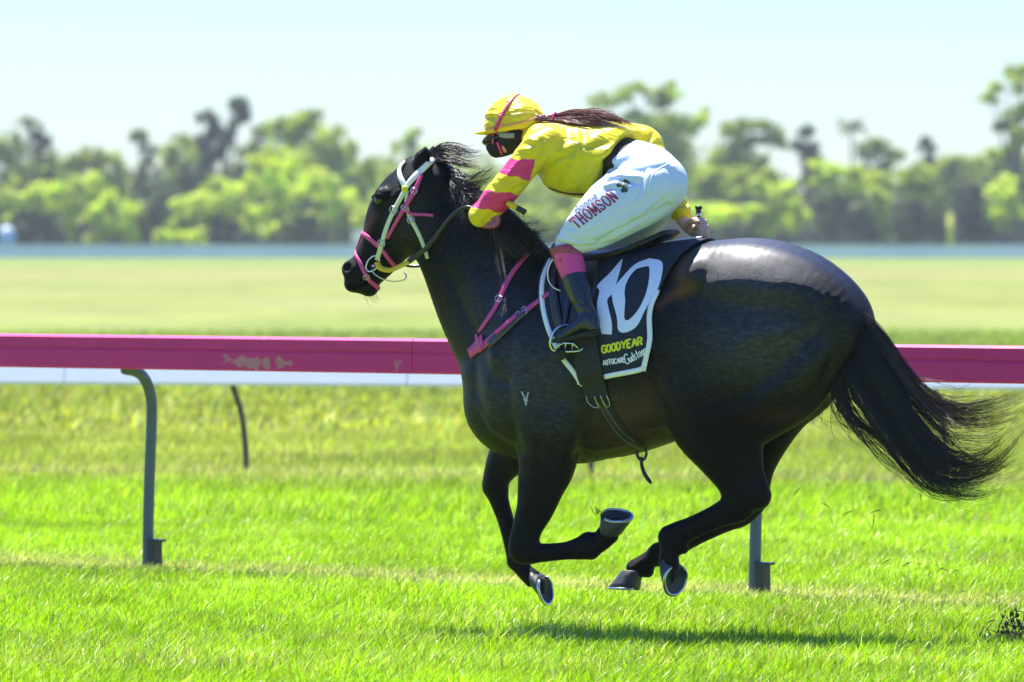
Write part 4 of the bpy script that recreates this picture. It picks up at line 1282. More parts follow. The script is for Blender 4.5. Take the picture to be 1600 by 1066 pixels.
def horse_hair():
    # tail: main rope, lower edge, flying upper strand, loops
    main = [[(1302, 468, .02), (1330, 478, .04), (1362, 522, .05), (1396, 590, .05), (1436, 652, .04), (1486, 706, .02), (1550, 712, 0), (1622, 640, -.02)],
            [(1300, 470, .03), (1325, 500, .05), (1352, 550, .06), (1390, 618, .06), (1432, 680, .05), (1482, 728, .03), (1545, 728, .0), (1612, 662, -.02)],
            [(1300, 475, .04), (1318, 520, .06), (1342, 580, .07), (1382, 645, .06), (1424, 705, .05), (1470, 745, .03), (1528, 748, .0), (1606, 700, -.02)],
            [(1300, 480, .04), (1312, 540, .06), (1333, 605, .07), (1374, 668, .06), (1414, 722, .05), (1456, 760, .03), (1505, 764, .0), (1575, 738, -.02)]]
    strands("tail", main, 760, HORSE, M_HAIR, .017, .0015, 1, n=24, frizz=.005, endvar=.30, locks=40, lockspread=2.0)
    strands("tail", main, 110, HORSE, M_HAIR, .045, .0009, 2, n=22, frizz=.014, endvar=.15, locks=26, lockspread=1.2)
    up = [[(1310, 466, .02), (1355, 492, .04), (1398, 545, .04), (1440, 605, .03), (1490, 632, .02), (1550, 626, 0), (1622, 600, -.02)],
          [(1310, 470, .02), (1350, 505, .04), (1392, 565, .04), (1440, 625, .03), (1490, 648, .02), (1550, 645, 0), (1622, 618, -.02)]]
    strands("tail_wisp", up, 190, HORSE, M_HAIRB, .014, .0013, 3, n=22, frizz=.006, endvar=.22, locks=14, lockspread=1.5)
    strands("tail_wisp", up, 90, HORSE, M_HAIR, .012, .0013, 33, n=22, frizz=.006, endvar=.45, locks=8, lockspread=1.3)
    strands("tail_wisp", [[(1420, 590, .03), (1460, 605, .03), (1510, 628, .02), (1560, 615, 0), (1600, 598, 0)], [(1460, 690, .03), (1510, 712, .02), (1560, 712, 0), (1600, 668, 0)]], 60, HORSE, M_HAIRB, .02, .0008, 8, n=16, frizz=.012, endvar=.5, locks=8)
    strands("tail", [up[1], [(1306, 468, .03), (1345, 512, .045), (1384, 578, .045), (1428, 640, .035), (1478, 678, .02), (1540, 684, 0), (1605, 645, -.02)], main[0]], 190, HORSE, M_HAIR, .012, .0014, 41, n=22, frizz=.005, endvar=.55, locks=14, lockspread=1.6)
    low = [[(1306, 500, .05), (1312, 560, .07), (1305, 610, .07), (1318, 645, .07), (1360, 668, .06), (1410, 700, .05), (1450, 745, .03), (1490, 765, 0)],
           [(1306, 500, .05), (1318, 570, .07), (1330, 630, .07), (1362, 676, .06), (1405, 725, .05), (1445, 762, .03), (1490, 770, 0), (1540, 750, 0)]]
    strands("tail_wisp", low, 120, HORSE, M_HAIR, .018, .0013, 4, n=20, frizz=.010, endvar=.3, locks=12, lockspread=1.8)
    strands("tail_wisp", [[(1306, 560, .06), (1300, 610, .07), (1292, 640, .07), (1320, 662, .06), (1365, 680, .05)], [(1312, 580, .06), (1322, 640, .07), (1350, 675, .06), (1390, 700, .05)]], 36, HORSE, M_HAIR, .03, .0010, 5, n=16, frizz=.018, endvar=.4)
    # mane: forelock flying back over the ears, dense mass on the neck, wisps before the knee
    fore = [[(672, 238, .0), (690, 229, .01), (712, 233, .02), (735, 242, .02), (752, 240, .02)], [(668, 246, .02), (688, 240, .03), (710, 243, .03), (732, 250, .03), (748, 246, .03)],
            [(676, 256, .03), (696, 254, .04), (716, 258, .04), (738, 262, .04), (760, 256, .03)]]
    strands("forelock", fore, 150, HORSE, M_HAIRB, .007, .0011, 11, n=12, frizz=.003, endvar=.4, locks=16)
    strands("forelock", fore, 60, HORSE, M_HAIR, .008, .0011, 12, n=12, frizz=.004, endvar=.5, locks=12)
    crest = [[(698, 258, .0), (712, 272, .08), (728, 285, .10), (748, 279, .09), (768, 268, .06)], [(705, 262, .0), (716, 292, .10), (734, 305, .11), (755, 292, .10), (776, 272, .08)],
             [(716, 272, .0), (724, 310, .11), (738, 330, .12), (752, 320, .12), (766, 300, .11)], [(735, 285, .0), (738, 330, .12), (742, 362, .13), (748, 372, .13), (757, 366, .13)]]
    strands("mane", crest, 420, HORSE, M_HAIR, .011, .0015, 13, n=14, frizz=.008, endvar=.4, locks=34)
    strands("mane", crest[:2], 60, HORSE, M_HAIR, .012, .0009, 14, n=14, frizz=.008, endvar=.3, locks=9)
    wi = [[(775, 312, .0), (788, 330, .07), (802, 345, .10), (820, 350, .10), (838, 344, .08)], [(795, 328, .0), (806, 352, .08), (820, 368, .10), (836, 366, .10), (852, 352, .08)],
          [(815, 350, .0), (822, 372, .08), (834, 386, .10), (848, 380, .10), (860, 366, .08)], [(832, 372, 0), (834, 388, .06), (844, 396, .09), (856, 394, .09), (864, 384, .08)]]
    strands("mane", wi, 420, HORSE, M_HAIR, .013, .0014, 15, n=14, frizz=.010, endvar=.45, locks=36)
    strands("mane", [[(760, 300, .06), (770, 340, .11), (776, 372, .13), (790, 392, .14), (815, 396, .14)], [(790, 325, .04), (800, 352, .11), (808, 380, .13), (822, 396, .14), (842, 398, .14)]], 200, HORSE, M_HAIR, .012, .0016, 16, n=12, frizz=.008, endvar=.4)
    # whiskers
    strands("whiskers", [[(570, 460, .02), (573, 468, .02), (580, 475, .02)], [(590, 458, .02), (594, 466, .02), (602, 472, .02)]], 16, HORSE, M_HAIR, .006, .0005, 17, n=6, frizz=.002)
horse_hair()

# freeze brand on the shoulder
M_BRAND = mat_basic("white_brand", (.45, .46, .48), .7, var=.3, vscale=60)
mbb = MB()
for ln in ([(815, 612), (820, 622), (822, 634)], [(826, 613), (823, 622), (822, 634)], [(818, 624), (825, 626)]):
    V, F, fr = strap(HB, ln, 2.6, .0012, .001, 2)
    mbb.add(V, F)
mbb.build("freeze_brand", M_BRAND, HORSE)
# ================================================================== tack
M_NAVY = mat_basic("saddle_cloth_navy", (.018, .024, .040), .75, var=.2, vscale=40, bump=.0012, bscale=300, spec=.3)
M_PIPE = mat_basic("white_binding", (.80, .82, .88), .6, var=.06, vscale=40)
M_PRINTW = mat_basic("lilac_white_print", (.72, .76, .92), .6, var=.06, vscale=40)
M_PRINTY = mat_basic("yellow_print", (.72, .72, .01), .6, var=.06, vscale=40)
M_LEATHER = mat_basic("black_leather", (.010, .010, .012), .35, spec=.6, var=.3, vscale=40, bump=.0006, bscale=240, rvar=.1)
M_WEB = mat_basic("black_webbing", (.012, .012, .013), .7, var=.3, vscale=60, bump=.0006, bscale=400)
M_PINKW = mat_basic("pink_strap", (.62, .06, .24), .5, var=.15, vscale=50)
M_MAROON = mat_basic("maroon_strap", (.20, .03, .07), .5, var=.2, vscale=50)
M_CREAM = mat_basic("cream_strap", (.66, .68, .46), .5, var=.10, vscale=50)
M_WHITEW = mat_basic("white_strap", (.74, .78, .78), .5, var=.08, vscale=50)
M_STEEL = mat_basic("polished_steel", (.62, .66, .70), .22, metal=1.0, var=.1, vscale=40)
M_RUBBERY = mat_basic("yellow_rubber", (.72, .48, .01), .55, var=.1, vscale=40, bump=.001, bscale=150)
MIDC = H(1040, 700, 0)
def mirror(V):
    V = np.asarray(V, float)
    return V - 2 * ((V - MIDC) @ LAT)[:, None] * LAT

def resample(pts, n, smooth=True):
    C = catmull(np.asarray(pts, float), 8) if smooth else np.asarray(pts, float)
    seg = np.r_[0, np.cumsum(np.linalg.norm(np.diff(C, axis=0), axis=1))]
    t = np.linspace(0, seg[-1], n)
    return np.column_stack([np.interp(t, seg, C[:, i]) for i in range(C.shape[1])])

def sheet(bvh, left, right, nu, nv, off, it=3, bulge=None):
    """grid of surface points between two traced edges"""
    A, B = resample(left, nv), resample(right, nv)
    G = np.zeros((nv, nu, 3)); Nn = np.zeros((nv, nu, 3)); Q = np.zeros((nv, nu, 2))
    for j in range(nv):
        for i in range(nu):
            q = A[j] + (B[j] - A[j]) * i / (nu - 1)
            p, n = on(bvh, *q)
            G[j, i] = p; Nn[j, i] = n; Q[j, i] = q
    for _ in range(it):
        for arr in (G, Nn):
            c = arr.copy()
            arr[1:-1, :] = (c[:-2, :] + 2 * c[1:-1, :] + c[2:, :]) / 4
            c = arr.copy()
            arr[:, 1:-1] = (c[:, :-2] + 2 * c[:, 1:-1] + c[:, 2:]) / 4
    Nn /= np.linalg.norm(Nn, axis=2)[..., None] + 1e-9
    o = np.full((nv, nu), off)
    if bulge is not None: o = o + bulge(Q)
    return G + Nn * o[..., None], Nn

def grid_faces(nv, nu):
    i = np.arange(nv * nu).reshape(nv, nu)
    return np.stack([i[:-1, :-1], i[1:, :-1], i[1:, 1:], i[:-1, 1:]], -1).reshape(-1, 4)

def solid(name, G, mat, parent, th):
    nv, nu = G.shape[:2]
    o = mesh_np(name, G.reshape(-1, 3), grid_faces(nv, nu), mat, parent)
    m = o.modifiers.new('thickness', 'SOLIDIFY'); m.thickness = th; m.offset = 0
    return o

def decal(bvh, left, right, off, nu=6, nv=26):
    G, N = sheet(bvh, left, right, nu, nv, off, 0)
    return G.reshape(-1, 3), grid_faces(nv, nu)

def ring_decal(bvh, outer, inner, off, n=56, m=4):
    A = resample(list(outer) + [outer[0]], n); B = resample(list(inner) + [inner[0]], n)
    V = []
    for i in range(n):
        for k in range(m):
            p, nn = on(bvh, *(A[i] + (B[i] - A[i]) * k / (m - 1)))
            V.append(p + nn * off)
    return np.array(V), grid_faces(n, m)

GL = {
    'A': [[(0, 0), (.5, 1), (1, 0)], [(.2, .38), (.8, .38)]],
    'B': [[(.1, 0), (.1, 1), (.6, 1), (.82, .86), (.8, .64), (.6, .53), (.1, .53)], [(.6, .53), (.92, .4), (.92, .12), (.65, 0), (.1, 0)]],
    'C': [[(.95, .8), (.75, .98), (.35, .98), (.08, .72), (.08, .28), (.35, .02), (.75, .02), (.95, .2)]],
    'D': [[(.1, 0), (.1, 1), (.55, 1), (.92, .7), (.92, .3), (.55, 0), (.1, 0)]],
    'E': [[(.9, 1), (.1, 1), (.1, 0), (.9, 0)], [(.1, .52), (.7, .52)]],
    'G': [[(.95, .8), (.75, .98), (.35, .98), (.08, .72), (.08, .28), (.35, .02), (.8, .02), (.95, .2), (.95, .46), (.6, .46)]],
    'H': [[(.15, 0), (.15, 1)], [(.85, 0), (.85, 1)], [(.15, .5), (.85, .5)]],
    'M': [[(.08, 0), (.1, 1), (.5, .15), (.9, 1), (.92, 0)]],
    'N': [[(.12, 0), (.12, 1), (.88, 0), (.88, 1)]],
    'O': [[(.5 + .45 * math.cos(a), .5 + .5 * math.sin(a)) for a in np.linspace(0, 2 * math.pi, 17)]],
    'R': [[(.1, 0), (.1, 1), (.6, 1), (.88, .85), (.86, .62), (.6, .5), (.1, .5)], [(.5, .5), (.95, 0)]],
    'S': [[(.9, .76), (.82, .94), (.5, 1.0), (.16, .91), (.1, .7), (.35, .56), (.65, .45), (.9, .3), (.84, .08), (.5, 0), (.16, .06), (.08, .26)]],
    'T': [[(0, 1), (1, 1)], [(.5, 1), (.5, 0)]],
    'U': [[(.1, 1), (.1, .25), (.35, 0), (.65, 0), (.9, .25), (.9, 1)]],
    'Y': [[(0, 1), (.5, .5), (1, 1)], [(.5, .5), (.5, 0)]],
    'o': [[(.5 + .42 * math.cos(a), .32 + .32 * math.sin(a)) for a in np.linspace(0, 2 * math.pi, 13)]],
    'n': [[(.15, 0), (.15, .62)], [(.15, .42), (.4, .63), (.7, .6), (.82, .42), (.85, 0)]],
    'i': [[(.5, 0), (.5, .62)], [(.5, .82), (.5, .9)]],
    'e': [[(.12, .34), (.85, .36), (.78, .56), (.5, .66), (.2, .54), (.1, .3), (.25, .06), (.55, 0), (.85, .12)]],
    'u': [[(.12, .62), (.14, .2), (.4, 0), (.7, .08), (.85, .3)], [(.85, .62), (.88, 0)]],
    'd': [[(.85, .5), (.5, .62), (.15, .45), (.12, .15), (.4, 0), (.7, .1), (.86, .3)], [(.86, 1), (.88, 0)]],
    's': [[(.8, .52), (.5, .64), (.2, .52), (.3, .36), (.7, .25), (.8, .1), (.5, 0), (.15, .1)]],
    't': [[(.45, .95), (.42, .2), (.6, 0), (.85, .08)], [(.1, .62), (.85, .62)]],
    'g': [[(.85, .5), (.5, .62), (.15, .45), (.12, .15), (.4, 0), (.7, .1), (.85, .35)], [(.86, .6), (.84, -.2), (.6, -.38), (.2, -.25)]],
}
SERIF = {'T': [(.5, 0)], 'H': [(.15, 0), (.15, 1), (.85, 0), (.85, 1)], 'M': [(.08, 0), (.92, 0), (.1, 1), (.9, 1)], 'N': [(.12, 0), (.12, 1), (.88, 1)], 'B': []}
def write(mb, bvh, text, p0, p1, hpx, wpx, off, slant=0.0, serif=False, gap=.22, widths=None, up=None):
    """flat printed letters along a baseline p0-p1 (photo pixels), lying on a surface"""
    p0 = np.asarray(p0, float); p1 = np.asarray(p1, float)
    L = np.linalg.norm(p1 - p0); ex = (p1 - p0) / L
    ey = np.array((ex[1], -ex[0])) if up is None else np.asarray(up, float)
    ws = widths or [(.4 if c in 'i' else 1) for c in text]
    tot = sum(ws) + gap * (len(text) - 1)
    u = L / tot
    x = 0
    for c, w in zip(text, ws):
        strokes = [list(s) for s in GL[c]]
        if serif:
            for (sx, sy) in SERIF.get(c, []): strokes.append([(sx - .2, sy), (sx + .2, sy)])
            if c == 'T': strokes += [[(.03, 1), (.0, .78)], [(.97, 1), (1, .78)]]
        for s in strokes:
            q = np.array([p0 + ex * (x + (a * w) * u + slant * b * hpx) + ey * b * hpx for a, b in s])
            closed = np.linalg.norm(q[0] - q[-1]) < .4
            seg = np.linalg.norm(np.diff(q, axis=0), axis=1).sum()
            q = resample(q, max(3, int(seg / 1.6) + 2), smooth=len(s) > 7)
            T = np.gradient(q, axis=0); T /= np.linalg.norm(T, axis=1)[:, None] + 1e-9
            Pn = np.column_stack([-T[:, 1], T[:, 0]]) * wpx / 2
            V = []
            for a, b in zip(q + Pn, q - Pn):
                for z in (a, b):
                    pp, nn = on(bvh, *z); V.append(pp + nn * off)
            mb.add(V, [(2 * i, 2 * i + 1, 2 * i + 3, 2 * i + 2) for i in range(len(q) - 1)])
        x += (w + gap) * u

# ------------------------------------------------------------------ saddle cloth
CL_F = [(872, 390), (857, 404), (845, 432), (843, 465), (849, 500), (860, 530), (876, 560), (892, 580), (905, 600)]
CL_R = [(1106, 378), (1080, 390), (1058, 412), (1040, 442), (1024, 470), (1019, 495), (1020, 528), (1014, 558), (1009, 579)]
def cloth_wave(Q):
    x, y = Q[..., 0], Q[..., 1]
    f = np.clip((y - 420) / 150, 0, 1)
    return f * (.007 * np.sin((x - .35 * y) / 11.0) * np.exp(-((x - 945) / 45) ** 2) + .006 * np.sin(x / 17.0 + y / 60)) + .004 * np.exp(-((y - 560) / 30) ** 2)
CG, CN = sheet(HB, CL_F, CL_R, 44, 46, .013, 5, cloth_wave)
CLOTH = empty("saddle_cloth", tuple(H(960, 400)), "navy racing saddle cloth with a white edge and a big number 10", "saddle cloth")
_all = np.concatenate([mirror(CG.reshape(-1, 3)).reshape(CG.shape)[::-1], CG], 0)
_all[44:48] = smooth_seq(_all[44:48], 1)
solid("cloth", _all, M_NAVY, CLOTH, .007)
_outer = CG + CN * .0037
CB = bvh_of(_outer.reshape(-1, 3), grid_faces(46, 44))
def inset(line, dx, dy=0): return [(a + dx, b + dy) for a, b in line]
for ln in (inset(CL_F[1:], 4, 1), inset(CL_R, -4.5, 1), [(944, 589), (958, 586), (975, 583), (1000, 578), (1005, 575)]):
    V, F, fr = strap(CB, ln, 8.5, .004, .0005, 3)
    MB().add(V, F).build("white_binding", M_PIPE, CLOTH)
V, F, fr = strap(CB, [(946, 588), (948, 596), (945, 602)], [7, 7, 4], .004, .0005, 2)
MB().add(V, F).build("white_binding", M_PIPE, CLOTH)
mb = MB(); mb.add(*decal(CB, [(972, 405), (952, 428), (933, 447), (937, 455), (933, 475), (936, 500), (940, 522)], [(973, 406), (968, 427), (958, 457), (949, 468), (951, 482), (956, 505), (956, 523)], .0015))
mb.build("number_digit", M_PRINTW, CLOTH)
mb = MB(); mb.add(*ring_decal(CB, [(1015, 404), (1034, 409), (1035, 426), (1029, 449), (1018, 467), (1007, 487), (995, 510), (977, 520), (966, 516), (964, 496), (957, 469), (958, 453), (973, 433), (993, 413)],
                              [(1012, 416), (1015, 420), (1014, 438), (1009, 460), (998, 483), (984, 499), (976, 499), (976, 483), (977, 469), (976, 456), (980, 440), (993, 422)], .0015))
mb.build("number_digit", M_PRINTW, CLOTH)
mb = MB(); write(mb, CB, "GOOD", (941, 552), (970, 546), 11, 3.0, .0016, slant=.12, gap=.12)
write(mb, CB, "YEAR", (971, 545.5), (1004, 539), 12, 3.1, .0016, slant=.16, gap=.12); mb.build("printed_lettering", M_PRINTY, CLOTH)
mb = MB(); write(mb, CB, "AUTOCARE", (943, 571), (977, 566), 8, 1.7, .0016, gap=.25)
write(mb, CB, "G", (978, 570), (984, 567), 15, 1.7, .0016, slant=.2); write(mb, CB, "udstogo", (985, 567), (1011, 552), 13, 1.6, .0016, slant=.15, gap=.15)
mb.build("printed_lettering", M_PRINTW, CLOTH)

# horse + cloth together carry the straps
_TV = np.concatenate([HV, _outer.reshape(-1, 3)]); _TF = [tuple(f) for f in HQ] + [tuple(f + len(HV)) for f in grid_faces(46, 44)]
TB = BVHTree.FromPolygons([tuple(v) for v in _TV], _TF)

# ------------------------------------------------------------------ saddle, girth, stirrup
SADDLE = empty("racing_saddle", tuple(H(960, 400)), "small black leather racing saddle with raised cantle and steel stirrup", "saddle")
def saddle():
    F = Field(np.array(H(975, 400)) - .36, np.array(H(975, 400)) + .36, .006)
    p, u, l = HP([(872, 396, 12, .085, 0), (905, 400, 11, .10, 0), (945, 401, 11, .125, 0), (985, 393, 11, .135, 0), (1018, 380, 9.5, .13, 0), (1044, 367, 8, .10, 0), (1052, 364, 6, .07, 0)])
    F.sweep(p, u, l, LAT, .01, 6)
    p, u, l = HP([(880, 402, 16, .09, 0), (930, 410, 16, .12, 0), (980, 404, 12, .12, 0)])
    F.sweep(p, u, l, LAT, .02, 4)
    p, u, l = HP([(880, 392, 8, .05, 0), (872, 384, 6, .05, 0)])
    F.sweep(p, u, l, LAT, .02, 4)
    V, Q = F.mesh(3)
    mesh_np("seat", V, Q, M_LEATHER, SADDLE)
    G, N = sheet(TB, [(866, 402), (859, 432), (860, 470), (867, 505), (880, 534)], [(940, 398), (935, 440), (925, 480), (912, 512), (902, 534)], 12, 20, .008, 2)
    solid("flap", G, M_LEATHER, SADDLE, .006)
    V, F2, fr = strap(TB, [(871, 410), (868, 440), (872, 475), (880, 515)], 12, .014, .010, 4)
    MB().add(V, F2).build("knee_roll", M_LEATHER, SADDLE)
    # pale wire loop in front of the knee
    mb = MB(); mb.tube([H(a, b, .245) for a, b in catmull(np.array([(868, 402), (860, 412), (856, 426), (858, 440), (866, 450), (877, 455)]), 4)], .0034, 7)
    mb.build("wire_loop", M_STEEL, SADDLE)
    # stirrup
    mb = MB()
    V, F3, fr = strap(TB, [(903, 410), (895, 450), (888, 490), (883, 516)], 8, .004, .018, 4); mb.add(V, F3)
    mb.build("stirrup_leather", M_LEATHER, SADDLE)
    st = MB(); la = .335
    loop = [H(a, b, la + d) for a, b, d in [(893, 510, -.03), (884, 508, -.02), (874, 511, 0), (866, 518, .015), (861, 528, .02), (859.5, 538, .02), (862, 545, .015), (868, 548.5, .01), (885, 549.5, .0), (903, 548.5, -.01), (910, 545, -.02), (912, 540, -.03)]]
    st.tube(catmull(np.array(loop), 5), .0048, 8)
    so = st.build("stirrup_iron", M_STEEL, SADDLE)
    tr = MB(); tr.tube([H(868, 547, la + .03), H(872, 540, la + .035), H(882, 536, la + .035), (H(896, 537, la + .03)), H(905, 546, la + .02)], .003, 7)
    for q in (873, 883, 894): tr.tube([H(q, 549, la + .005), H(q + 1, 536.5, la + .034)], .0028, 6)
    tr.build("tread", M_STEEL, so)
    pd = MB(); pd.ball(H(873, 554, la - .01), (.042, .03, .024), ax=np.array((-HEAD * .93 + np.array((0, 0, .30)), LAT, np.array((0, 0, 1.)) + HEAD * .3)), n=10)
    pd.build("tread_pad", mat_basic("rubber_pad", (.02, .02, .02), .8, var=.3, vscale=80, bump=.001, bscale=300), so)
saddle()

GIRTH = empty("girth", tuple(H(950, 640, .2)), "broad black surcingle round the horse's belly with two buckles", "girth")
def girth():
    G, N = sheet(TB, [(893, 535), (900, 565), (909, 600), (918, 628)], [(928, 470), (934, 530), (942, 580), (954, 624)], 10, 22, .013, 3)
    solid("girth_band", G, M_WEB, GIRTH, .005)
    V, F, fr = strap(HB, [(936, 620), (946, 642), (964, 668), (984, 688), (1000, 697)], [32, 27, 24, 22, 18], .005, .002, 4)
    V0, F0 = V, F
    MB().add(V, F).build("girth_band", M_WEB, GIRTH)
    V, F, fr = strap(HB, [(938, 625), (950, 646), (968, 672), (988, 690), (1002, 698)], [11, 10, 10, 10, 9], .005, .008, 4)
    o = MB().add(V, F).build("girth_strap", M_LEATHER, GIRTH)
    for d in (-3.5, 3.5):
        V, F, _ = strap(HB, [(940 + d, 628 - d * .4), (950 + d, 646 - d * .4), (968 + d, 672 - d * .5), (988 + d, 689 - d * .7)], .8, .001, .0135, 5)
        MB().add(V, F).build("stitching", mat_basic("grey_thread", (.25, .25, .26), .7), o)
    # the same band on the far side
    Vm = mirror(V0); MB().add(Vm, [tuple(reversed(f)) for f in F0]).build("girth_band", M_WEB, GIRTH)
    for group in (([(921, 617), (923, 626), (929, 633), (938, 635)], [(931, 617), (934, 626), (938, 635)]), ([(940, 616), (944, 625), (949, 634)], [(949, 615), (954, 627), (953, 632), (949, 634)])):
        mb = MB()
        for path in group:
            pp = []
            for a, b in path:
                p, n = on(TB, a, b); pp.append(p + n * .018)
            mb.tube(catmull(np.array(pp), 3), .0015, 6)
        mb.build("buckle", M_STEEL, GIRTH)
    mb = MB(); c = [H(a, b, .05) for a, b in [(996, 697), (995, 708), (999, 717), (1006, 718), (1010, 710), (1008, 698)]]
    mb.tube(catmull(np.array(c), 4), .0065, 8, flat=.6); mb.build("strap_loop", M_LEATHER, GIRTH)
    mb = MB(); c = [H(a, b, .05) for a, b in [(1002, 714), (1003, 728), (1008, 742), (1018, 756)]]
    mb.tube(catmull(np.array(c), 5), list(np.linspace(.0075, .0085, 14)) + [.007, .004], 8, flat=.4); mb.build("strap_end", M_LEATHER, GIRTH)
girth()

# ------------------------------------------------------------------ breastplate
BREAST = empty("breastplate", tuple(H(760, 545, .1)), "pink breastplate straps across the horse's chest and shoulder", "breastplate")
def breast():
    V, F, f1 = strap(HB, [(826, 396), (808, 417), (793, 440), (776, 478), (762, 500), (749, 519)], [7, 8, 9, 9, 9, 6], .004, .002)
    MB().add(V, F).build("neck_strap", M_PINKW, BREAST)
    V, F, f2 = strap(TB, [(870, 450), (840, 472), (812, 494), (790, 511), (770, 528), (750, 546)], [7, 8, 9, 10, 12, 14], .004, .002)
    MB().add(V, F).build("shoulder_strap", M_PINKW, BREAST)
    V, F, f3 = strap(HB, [(822, 490), (800, 506), (781, 524), (765, 540)], [9, 13, 14, 15], .004, .0055)
    MB().add(V, F).build("leather_keeper", mat_basic("grey_leather", (.05, .05, .055), .5, var=.3, vscale=60), BREAST)
    V, F, _ = strap(HB, [(808, 494), (793, 507), (777, 521)], 7, .003, .010)
    MB().add(V, F).build("strap_end", M_PINKW, BREAST)
    V, F, f4 = strap(HB, [(757, 532), (749, 541), (741, 548), (735, 553)], [24, 22, 19, 17], .004, .006)
    MB().add(V, F).build("chest_piece", M_PINKW, BREAST)
    V, F, _ = strap(HB, [(747, 521), (748, 530), (753, 540), (756, 548)], [4, 9, 8, 7], .004, .009)
    MB().add(V, F).build("strap_end", M_PINKW, BREAST)
    for fr, a, b in ((f1[int(len(f1) * .58)], .011, .015), (f2[int(len(f2) * .40)], .008, .016), (f2[int(len(f2) * .47)], .008, .016)):
        mb = MB(); buckle(mb, fr, a, b); mb.build("buckle", M_STEEL, BREAST)
breast()

# ------------------------------------------------------------------ bridle and reins
BRIDLE = empty("bridle", tuple(H(625, 340, .09)), "cream and pink racing bridle with black reins and yellow rein grips", "bridle")
def bridle():
    def st(name, pts, w, mat, off=.002, th=.004, par=BRIDLE, step=3):
        V, F, fr = strap(HB, pts, w, th, off, step)
        MB().add(V, F).build(name, mat, par)
        return fr
    st("headpiece", [(704, 262), (696, 252), (684, 248), (672, 253), (662, 263), (652, 273), (641, 284), (634, 295)], [6, 9, 10, 10, 10, 11, 10, 9], M_WHITEW, .003)
    st("browband", [(634, 253), (626, 262), (625, 273), (630, 286), (635, 295)], [6, 9, 9, 9, 9], M_WHITEW, .003)
    f = st("cheekpiece", [(634, 296), (625, 314), (617, 328), (606, 353), (597, 382), (590, 406)], 8, M_CREAM, .006)
    t = st("throatlash", [(637, 297), (635, 316), (640, 338), (652, 360), (662, 382), (669, 404)], [6, 6, 7, 7, 7, 7], M_CREAM, .003)
    p = st("noseband_headstrap", [(660, 274), (648, 300), (636, 320), (620, 347), (606, 372)], [6, 8, 8, 6, 6], M_PINKW, .009)
    st("strap_end", [(634, 328), (640, 333), (652, 336), (666, 336), (679, 338)], 5, M_PINKW, .012, .003)
    n1 = st("noseband", [(565, 363), (581, 375), (598, 391), (613, 411), (627, 424), (639, 427)], [7, 8, 7, 7, 7, 6], M_PINKW, .004)
    n2 = st("drop_noseband", [(565, 364), (557, 378), (554, 392), (563, 411), (574, 433), (586, 446), (595, 453)], [4, 5, 6, 7, 7, 7, 7], M_PINKW, .004)
    for fr, k, a, b in ((f, .30, .011, .015), (f, .76, .010, .014), (t, .42, .010, .013), (p, .24, .009, .012), (n2, .72, .007, .012), (n1, .97, .008, .010), (p, .50, .006, .012)):
        mb = MB(); buckle(mb, fr[min(int(len(fr) * k), len(fr) - 1)], a, b, .0017); mb.build("buckle", M_STEEL, BRIDLE)
    mb = MB()
    c, n = on(HB, 634, 296); mb.ball(c + n * .012, (.014, .014, .008), ax=np.array((HEAD, (0, 0, 1.), LAT)), n=8)
    mb.build("rosette", mat_basic("yellow_rosette", (.62, .66, .03), .4, var=.1), BRIDLE)
    # bit ring, mouthpiece, curb wire
    c, n = on(HB, 584, 411)
    mb = MB(); mb.tube([c + n * .012 + (-HEAD) * .026 * math.cos(a) * 1.0 + np.array((0, 0, 1.)) * .031 * math.sin(a) + HEAD * .012 * math.sin(a) * -1 for a in np.linspace(0, 2 * math.pi, 22, endpoint=False)], .0034, 8, closed=True)
    mb.tube([c + n * .012 + np.array((0, 0, -.01)), c - n * .04 + np.array((0, 0, -.012))], .006, 8)
    w = [H(a, b, l) for a, b, l in [(581, 420, .075), (585, 428, .08), (598, 436, .08), (614, 440, .075), (630, 438, .07), (635, 432, .06), (632, 427, .05)]]
    mb.tube(catmull(np.array(w), 5), .0026, 7)
    mb.build("bit", M_STEEL, BRIDLE)
    # yellow rein grip then black rein to the hand
    g = [H(a, b, l) for a, b, l in [(589, 410, .088), (595, 419, .09), (610, 422, .095), (625, 416, .10), (640, 409, .105)]]
    mb = MB(); mb.tube(catmull(np.array(g), 5), .0125, 9, flat=.6); mb.build("rein_grip", M_RUBBERY, BRIDLE)
    r = [H(a, b, l) for a, b, l in [(638, 409, .106), (652, 399, .112), (667, 387, .13), (682, 369, .15), (697, 348, .17), (712, 332, .18), (730, 324, .19), (750, 330, .19), (762, 340, .19)]]
    mb = MB(); mb.tube(catmull(np.array(r), 5), list(np.linspace(.011, .006, 41)), 8, flat=.5); mb.build("rein", M_LEATHER, BRIDLE)
    r2 = mirror(np.array([H(a, b, l) for a, b, l in [(589, 410, .088), (625, 416, .10), (667, 395, .13), (697, 360, .15), (735, 340, .15)]]))
    mb = MB(); mb.tube(catmull(np.vstack([r2, H(766, 344, .12)]), 5), .007, 8, flat=.5); mb.build("rein", M_LEATHER, BRIDLE)
    e = MB(); e.tube([H(774, 338, .2), H(784, 326, .2), H(794, 320, .2)], .007, 8, flat=.6); e.build("rein", M_LEATHER, BRIDLE)
    e = MB(); e.tube([H(793, 317, .245), H(800, 320.5, .245), H(808, 325, .24)], .0115, 9); e.build("rein_grip", M_RUBBERY, BRIDLE)
    e = MB(); e.tube([H(807, 324.5, .24), H(814, 328, .24), H(821, 332, .24)], .0115, 9); e.build("rein_end", M_LEATHER, BRIDLE)
bridle()
